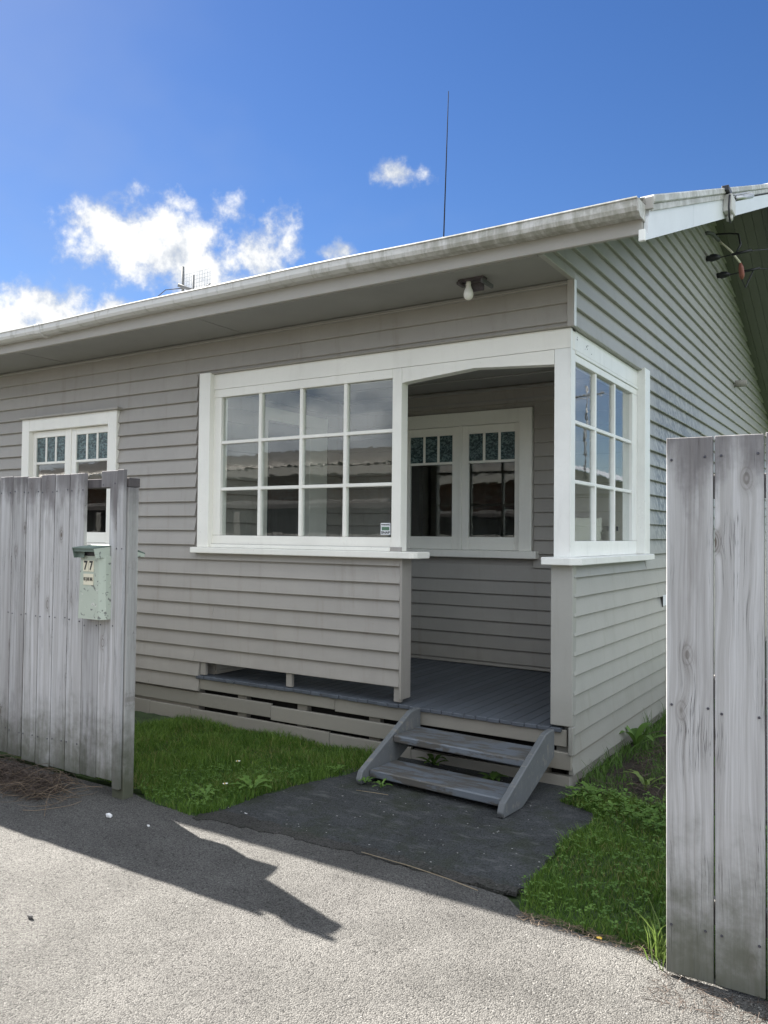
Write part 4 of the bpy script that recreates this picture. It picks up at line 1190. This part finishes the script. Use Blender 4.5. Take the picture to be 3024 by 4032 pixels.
def rosette(name, c, n, L, wd, m, label, up=.45, group=None, lob=True, cat='weed'):
    vs, fs, tn = [], [], []
    for i in range(n):
        a = 2 * math.pi * i / n + random.uniform(-.3, .3); l = L * random.uniform(.65, 1.1); e = up * random.uniform(.5, 1.4)
        c_, s_ = math.cos(a), math.sin(a); o = len(vs); K = 8; t0 = random.uniform(.3, 1)
        for k in range(K + 1):
            t = k / K
            w_ = wd * (math.sin(math.pi * min(1, t * .92 + .06)) ** .8) * (1 + (.45 * (1 if k % 2 else -1) if lob else 0)) * (0.5 + t * .8 if t < .7 else 1.0)
            if k == K: w_ = .0005
            rr = l * t * math.cos(e * (1 - .6 * t)); zz = l * (math.sin(e) * t - .55 * math.sin(e) * t * t * t) + .01
            x, y = c[0] + rr * c_, c[1] + rr * s_
            vs += [(x - s_ * w_, y + c_ * w_, c[2] + zz + w_ * .3), (x, y, c[2] + zz), (x + s_ * w_, y - c_ * w_, c[2] + zz + w_ * .3)]; tn += [t0] * 3
            if k: q = o + 3 * (k - 1); fs += [(q, q + 1, q + 4, q + 3), (q + 1, q + 2, q + 5, q + 4)]
    o = mesh_np(name, np.array(vs), np.array(fs), m, None, np.array(tn))
    return tag(o, label, cat, group)
rosette('dandelion', (-1.63, -1.26, .01), 9, .17, .017, M_WEED, 'large dandelion rosette at the edge of the left lawn', .75)
rosette('dandelion', (-1.78, -1.52, .01), 7, .13, .015, M_WEED, 'smaller dandelion near the driveway corner of left lawn', .7)
rosette('dandelion', (-1.44, -0.62, .01), 7, .10, .013, M_WEED, 'small dandelion beside the left foot of the steps', .6)
rosette('step_weed', (-1.12, -0.735, .01), 8, .08, .009, M_WEED, 'tiny weed tuft under the lowest tread, by left stringer', .8)
rosette('step_weed', (-0.98, -0.76, .01), 7, .085, .009, M_WEED, 'tiny upright weed under the lowest tread, right of the other tuft', 1.1)
rosette('step_weed', (-0.42, -0.26, .02), 10, .12, .022, M_WEED, 'round leafed weed growing up between treads on the right', 1.0, lob=False)
rosette('step_weed', (-0.93, -0.15, .02), 9, .15, .018, M_WEED, 'dark leafy weed behind treads on the left', 1.0, lob=False)
rosette('dock_plant', (0.10, 1.25, 0.0), 6, .36, .035, M_WEED, 'tall broad leaf dock growing against the side wall', 1.3, lob=False)
rosette('dock_plant', (0.22, -0.18, 0.0), 7, .15, .02, M_WEED, 'broad leaf dock at the foot of porch corner', 1.0, lob=False)
rosette('weed_clump', (0.45, .18, 0.0), 9, .20, .012, M_YGRASS, 'pale upright weed clump on the dark soil by side wall', 1.25)
for i, (x, y, n, h, lb) in enumerate([(1.04, -1.90, 46, .16, 'bright sunlit grass tuft at the foot of the right fence'),
                                      (0.06, .60, 26, .22, 'tall grass tuft against the side wall nearest the corner'),
                                      (0.08, 1.75, 30, .26, 'tall grass tuft against the side wall beyond the dock'),
                                      (0.10, 2.35, 26, .24, 'tall grass tuft against side wall, farthest back'),
                                      (0.62, .05, 30, .18, 'grass tuft on the edge of the dark soil')]):
    pts = np.array([[x, y]]) + RNG.normal(0, .025, (n, 2))
    o = blades('grass_tuft', pts, h * .7, h * 1.2, .0035, 1.0, M_YGRASS if i in (0, 4) else M_WEED)
    tag(o, lb, 'grass tuft')
def daisy(c, lab):
    d = empty('daisy', c, lab, 'flower')
    tube('stem', [c, (c[0] + .005, c[1], c[2] + .075)], .0015, M_WEED, d, 5)
    vs, fs = [], []
    for i in range(12):
        a = i * math.pi / 6; o = len(vs); cx_, cy_ = math.cos(a), math.sin(a)
        vs += [(c[0] + .005 + cx_ * .004, c[1] + cy_ * .004, c[2] + .076), (c[0] + .005 + cx_ * .013 - cy_ * .004, c[1] + cy_ * .013 + cx_ * .004, c[2] + .079),
               (c[0] + .005 + cx_ * .018, c[1] + cy_ * .018, c[2] + .080), (c[0] + .005 + cx_ * .013 + cy_ * .004, c[1] + cy_ * .013 - cx_ * .004, c[2] + .079)]
        fs.append((o, o + 1, o + 2, o + 3))
    pd('petals', vs, fs, M_PETAL, d, c)
    lathe('flower_head', [(.001, .074), (.0055, .077), (.004, .082), (.001, .083)], c, M_YEL, d, 8)
daisy((-2.02, -.98, .0), 'white daisy in the middle of the left lawn')
daisy((-1.74, -1.40, .0), 'white daisy near the lawn edge by the dandelions')

def tangle(name, gen, n, m, label, cat, r=.0022, kind='stuff'):
    vs, fs = [], []
    for i in range(n):
        v2, f2 = tube_geo(gen(), r * random.uniform(.6, 1.5), 3); o = len(vs)
        vs += v2; fs += [tuple(i_ + o for i_ in f) for f in f2]
    ob = pd(name, vs, fs, m)
    return tag(ob, label, cat, kind=kind)
def heap(x0, x1, y0, y1, hh, L):
    def g():
        t = random.random()
        x, y = x0 + (x1 - x0) * t, random.uniform(y0, y1)
        a = random.uniform(0, 6.28); l = random.uniform(.4, 1.0) * L; z = random.uniform(.003, hh * (1 - abs((y - (y0 + y1) / 2) / (y1 - y0))))
        b1, b2 = random.uniform(-1, 1), random.uniform(-.6, .8)
        pts = []
        for k in range(6):
            s = k / 5; aa = a + b1 * s
            pts.append((x + l * (s - .5) * math.cos(aa), min(y + l * (s - .5) * math.sin(aa), -1.845) if y < -1 else y + l * (s - .5) * math.sin(aa), max(.003, z + l * .35 * b2 * math.sin(s * 3.1))))
        return pts
    return g
tangle('dry_vine_heap', heap(-4.5, -2.62, -2.12, -1.86, .13, .26), 1500, M_DRYD, 'heap of dead brown vines along the left fence foot', 'dead vines', .0014)
tangle('dry_vine_strands', heap(-3.8, -2.4, -2.16, -1.87, .13, .36), 160, M_DRY, 'pale dry stems sticking out of the dead vine heap', 'dry stems', .0013)
tangle('dead_vine_mat', heap(.25, 1.3, .05, 2.6, .12, .3), 900, M_DRYD, 'dark dead vine mat on the soil beside house', 'dead vines', .0018)
pts_ = scatter([(.03, .1), (.35, .05), (1.3, -.05), (1.6, .5), (.9, .9), (.5, 1.6), (.3, 3.0), (.03, 3.0)], 5200)
keep = (np.sin(pts_[:, 0] * 9) * np.sin(pts_[:, 1] * 6 + 1) + RNG.normal(0, .5, len(pts_)) > .15) | (pts_[:, 0] < .16)
tag(blades('rough_grass', pts_[keep], .05, .16, .0028, 1.0, M_WEED), 'rough grass and weeds on the soil along the side wall', 'grass', kind='stuff')
tangle('dry_grass_litter', heap(1.06, 1.75, -2.22, -1.99, .012, .075), 260, M_DRYD, 'dry straw litter under the right fence', 'straw', .0007)
tangle('dead_clover_edge', heap(.45, 1.05, -1.91, -1.83, .025, .06), 260, M_DRY, 'brown dead fringe at the right lawn edge', 'dead grass', .0007)
tube_o = tube('dry_stalk', [(-.50, -1.70, .018), (-.2, -1.705, .014), (.02, -1.735, .016), (.2, -1.78, .02)], .0022, M_STRAW); tag(tube_o, 'long pale dry stalk lying where path meets driveway', 'stalk')
tube_o = tube('dry_stalk', [(-1.10, -.87, .013), (-.98, -.845, .012), (-.88, -.835, .013)], .0018, M_STRAW); tag(tube_o, 'short pale straw lying on the path by left stringer', 'stalk')
def lump(name, c, s, m, label, cat, seed):
    rn = random.Random(seed); bm = bmesh.new(); bmesh.ops.create_icosphere(bm, subdivisions=1, radius=1)
    for v in bm.verts: v.co = Vector((v.co.x * s[0], v.co.y * s[1], v.co.z * s[2])) * rn.uniform(.75, 1.15)
    me = bpy.data.meshes.new(name); bm.to_mesh(me); bm.free(); me.materials.append(m)
    return tag(link(bpy.data.objects.new(name, me), None, c), label, cat)
lump('paper_scrap', (-2.02, -2.055, .012), (.028, .015, .016), M_PAPER, 'crumpled white paper scrap in the fence shadow', 'litter', 1)
lump('pebble', (-1.72, -2.03, .006), (.012, .008, .007), M_PAPER, 'small pale pebble in the fence shadow', 'pebble', 2)
lump('stone', (-1.29, -3.05, .010), (.018, .012, .012), M_STONE, 'dark loose stone on the sunlit driveway', 'stone', 3)
lump('paper_scrap', (-1.38, -1.60, .018), (.014, .004, .003), M_PAPER, 'thin white scrap at corner of lawn and path', 'litter', 4)
lump('yellow_leaf', (.80, -1.885, .012), (.014, .012, .003), M_YEL, 'small pale yellow leaf at right lawn edge', 'leaf', 6)
# loose chips on the seal, in sun and shade
n = 1900
q = np.concatenate([scatter([(-3.6, -4.6), (1.7, -4.6), (1.7, -1.95), (-3.6, -1.95)], n - 900), scatter([(.5, -2.9), (1.7, -3.2), (1.7, -1.95), (.7, -1.95)], 900)])
s_ = RNG.uniform(.002, .0055, n)
oct_ = np.array([[1, 0, 0], [0, 1, 0], [-1, 0, 0], [0, -1, 0], [0, 0, 1.0]])
VV = np.repeat(np.concatenate([q, np.zeros((n, 1))], 1), 5, 0) + np.tile(oct_, (n, 1)) * np.repeat(s_, 5)[:, None] * RNG.uniform(.6, 1.3, (n * 5, 3))
i = np.arange(n)[:, None] * 5
FF = np.concatenate([i + [0, 1, 4], i + [1, 2, 4], i + [2, 3, 4], i + [3, 0, 4]], 0)
M_CHIP = simple('stone_chips', (0.15, 0.145, 0.137), .8, 0, .7, 60)
tag(mesh_np('loose_chips', VV, FF, M_CHIP), 'loose stone chips scattered on the asphalt driveway', 'gravel', kind='stuff')

# ================================================================== neighbours (seen mirrored in the panes)
nb = empty('neighbour_house', (-6, -11, 0), 'low brick house with pale ribbed roof mirrored in the porch panes', 'house')
boxes('wall', [(-22, 4.0, -16.4, -10.2, 0, 3.2)], M_BRICK, nb)
for xw in (-17, -13.5, -9.5, -6.0, -2.0, 1.5):
    wv = box('window', xw - .9, xw + .9, -10.2, -10.15, .95, 2.35, M_WHITE, nb)
    box('pane', xw - .8, xw - .03, -10.149, -10.14, 1.05, 2.25, M_DOOR, wv); box('pane', xw + .03, xw + .8, -10.149, -10.14, 1.05, 2.25, M_DOOR, wv)
rz = lambda y: 3.25 + .22 * (-9.6 - y) if y > -13.4 else 3.25 + .22 * 3.8 - .22 * (-13.4 - y)
def ribbed(name, xa, xb, ya, yb, m, zf, parent, pitch=.20, amp=.02):
    return corrugated(name, xa, xb, ya, yb, m, zf, pitch, amp, 6, parent)
ribbed('roof_sheet', -22.5, 4.6, -9.6, -13.4, M_ROOFB, rz, nb); ribbed('roof_sheet', -22.5, 4.6, -13.4, -17.0, M_ROOFB, rz, nb)
box('fascia', -22.5, 4.6, -9.62, -9.58, 3.03, 3.22, M_FASCIA, nb)
box('chimney', -4.6, -4.0, -12.6, -12.0, 3.4, 4.7, M_BRICK, nb)
nc = empty('neighbour_house', (7, 20, 0), 'weatherboard house with grey corrugated roof mirrored in the side panes', 'house')
boxes('wall', [(3.6, 15, 17.5, 25, 0, 2.9)], M_WALL, nc)
prism('gable', [(3.6, 2.9), (15, 2.9), (9.3, 4.6)], 1, 17.4, 17.5, M_WALL, nc)
rc = lambda y: 0
vs = []; 
def gable_roof(xa, xm, xb, za, zm, ya, yb, m, parent, pitch=.15, amp=.012):
    for (x0, z0, x1, z1) in ((xa, za, xm, zm), (xm, zm, xb, za)):
        n = int((yb - ya) / pitch * 6); ys_ = np.linspace(ya, yb, n + 1); wv = amp * np.sin((ys_ - ya) / pitch * 2 * np.pi)
        vs = [(x0, y, z0 + d) for y, d in zip(ys_, wv)] + [(x1, y, z1 + d) for y, d in zip(ys_, wv)]
        pd('roof_sheet', vs, [(i, i + 1, i + n + 2, i + n + 1) for i in range(n)], m, parent, (x0, ya, z0), True)
gable_roof(3.0, 9.3, 15.6, 2.75, 4.65, 16.8, 25.5, M_ROOFC, nc)
box('window', 5.2, 7.0, 17.30, 17.399, 1.0, 2.2, M_WHITE, nc); box('window', 10.6, 12.4, 17.30, 17.399, 1.0, 2.2, M_WHITE, nc)
an = empty('tv_antenna', (5.6, 17.4, 3.5), 'TV antenna on the grey roof mirrored in the side panes', 'antenna')
tube('mast', [(5.6, 17.4, 3.3), (5.6, 17.4, 6.0)], .03, M_ALU, an)
tube('boom', [(5.0, 17.2, 5.7), (6.3, 17.6, 5.75)], .025, M_ALU, an)
for i in range(7): tube('element', [(5.05 + i * .19, 16.9 + i * .06, 5.71), (5.05 + i * .19, 17.6 + i * .06, 5.71)], .014, M_ALU, an, 5)
def tree(c, H, R, label, seed, m=M_WEED, nl=2600):
    rn = random.Random(seed); t = empty('tree', c, label, 'tree')
    vs, fs = tube_geo([c, (c[0] + .1, c[1], c[2] + H * .3), (c[0] - .05, c[1] + .1, c[2] + H * .62)], [.16, .12, .06], 8)
    tips = []
    for i in range(13):
        a = rn.uniform(0, 6.28); e = rn.uniform(.3, 1.1); l = R * rn.uniform(.6, 1.1); b = Vector((c[0], c[1], c[2] + H * rn.uniform(.3, .62)))
        d = Vector((math.cos(a) * math.cos(e), math.sin(a) * math.cos(e), math.sin(e)))
        p = [b, b + d * l * .5 + Vector((0, 0, .1)), b + d * l]
        v2, f2 = tube_geo(p, [.05, .03, .012], 5); o = len(vs); vs += v2; fs += [tuple(q + o for q in f) for f in f2]; tips += p[1:]
    pd('trunk', vs, fs, M_DRYD, t, c, True)
    P_ = []; F2 = []; tn = []
    for i in range(nl):
        p = rn.choice(tips); q = p + Vector((rn.gauss(0, .32 * R * .6), rn.gauss(0, .32 * R * .6), rn.gauss(0, .25 * R * .6)))
        a = Vector((rn.uniform(-1, 1), rn.uniform(-1, 1), rn.uniform(-1, 1))).normalized(); b = a.orthogonal().normalized(); s = rn.uniform(.05, .11); o = len(P_)
        P_ += [q - a * s, q + b * s * .5, q + a * s, q - b * s * .5]; F2.append((o, o + 1, o + 2, o + 3)); tn += [rn.random()] * 4
    mesh_np('crown', np.array([list(v) for v in P_]) - np.array(c), np.array(F2), m, None, np.array(tn))
    cr = bpy.data.objects[-1] if False else [o for o in bpy.data.objects if o.name.startswith('crown') and o.parent is None][0]
    cr.parent = t
tree((4.6, 30, 0), 6.2, 2.4, 'leafy tree behind the grey roof mirrored in side panes', 3)
tree((-11.5, -21, 0), 5.6, 2.6, 'leafy tree behind the pale ribbed roof mirrored in porch panes', 5)
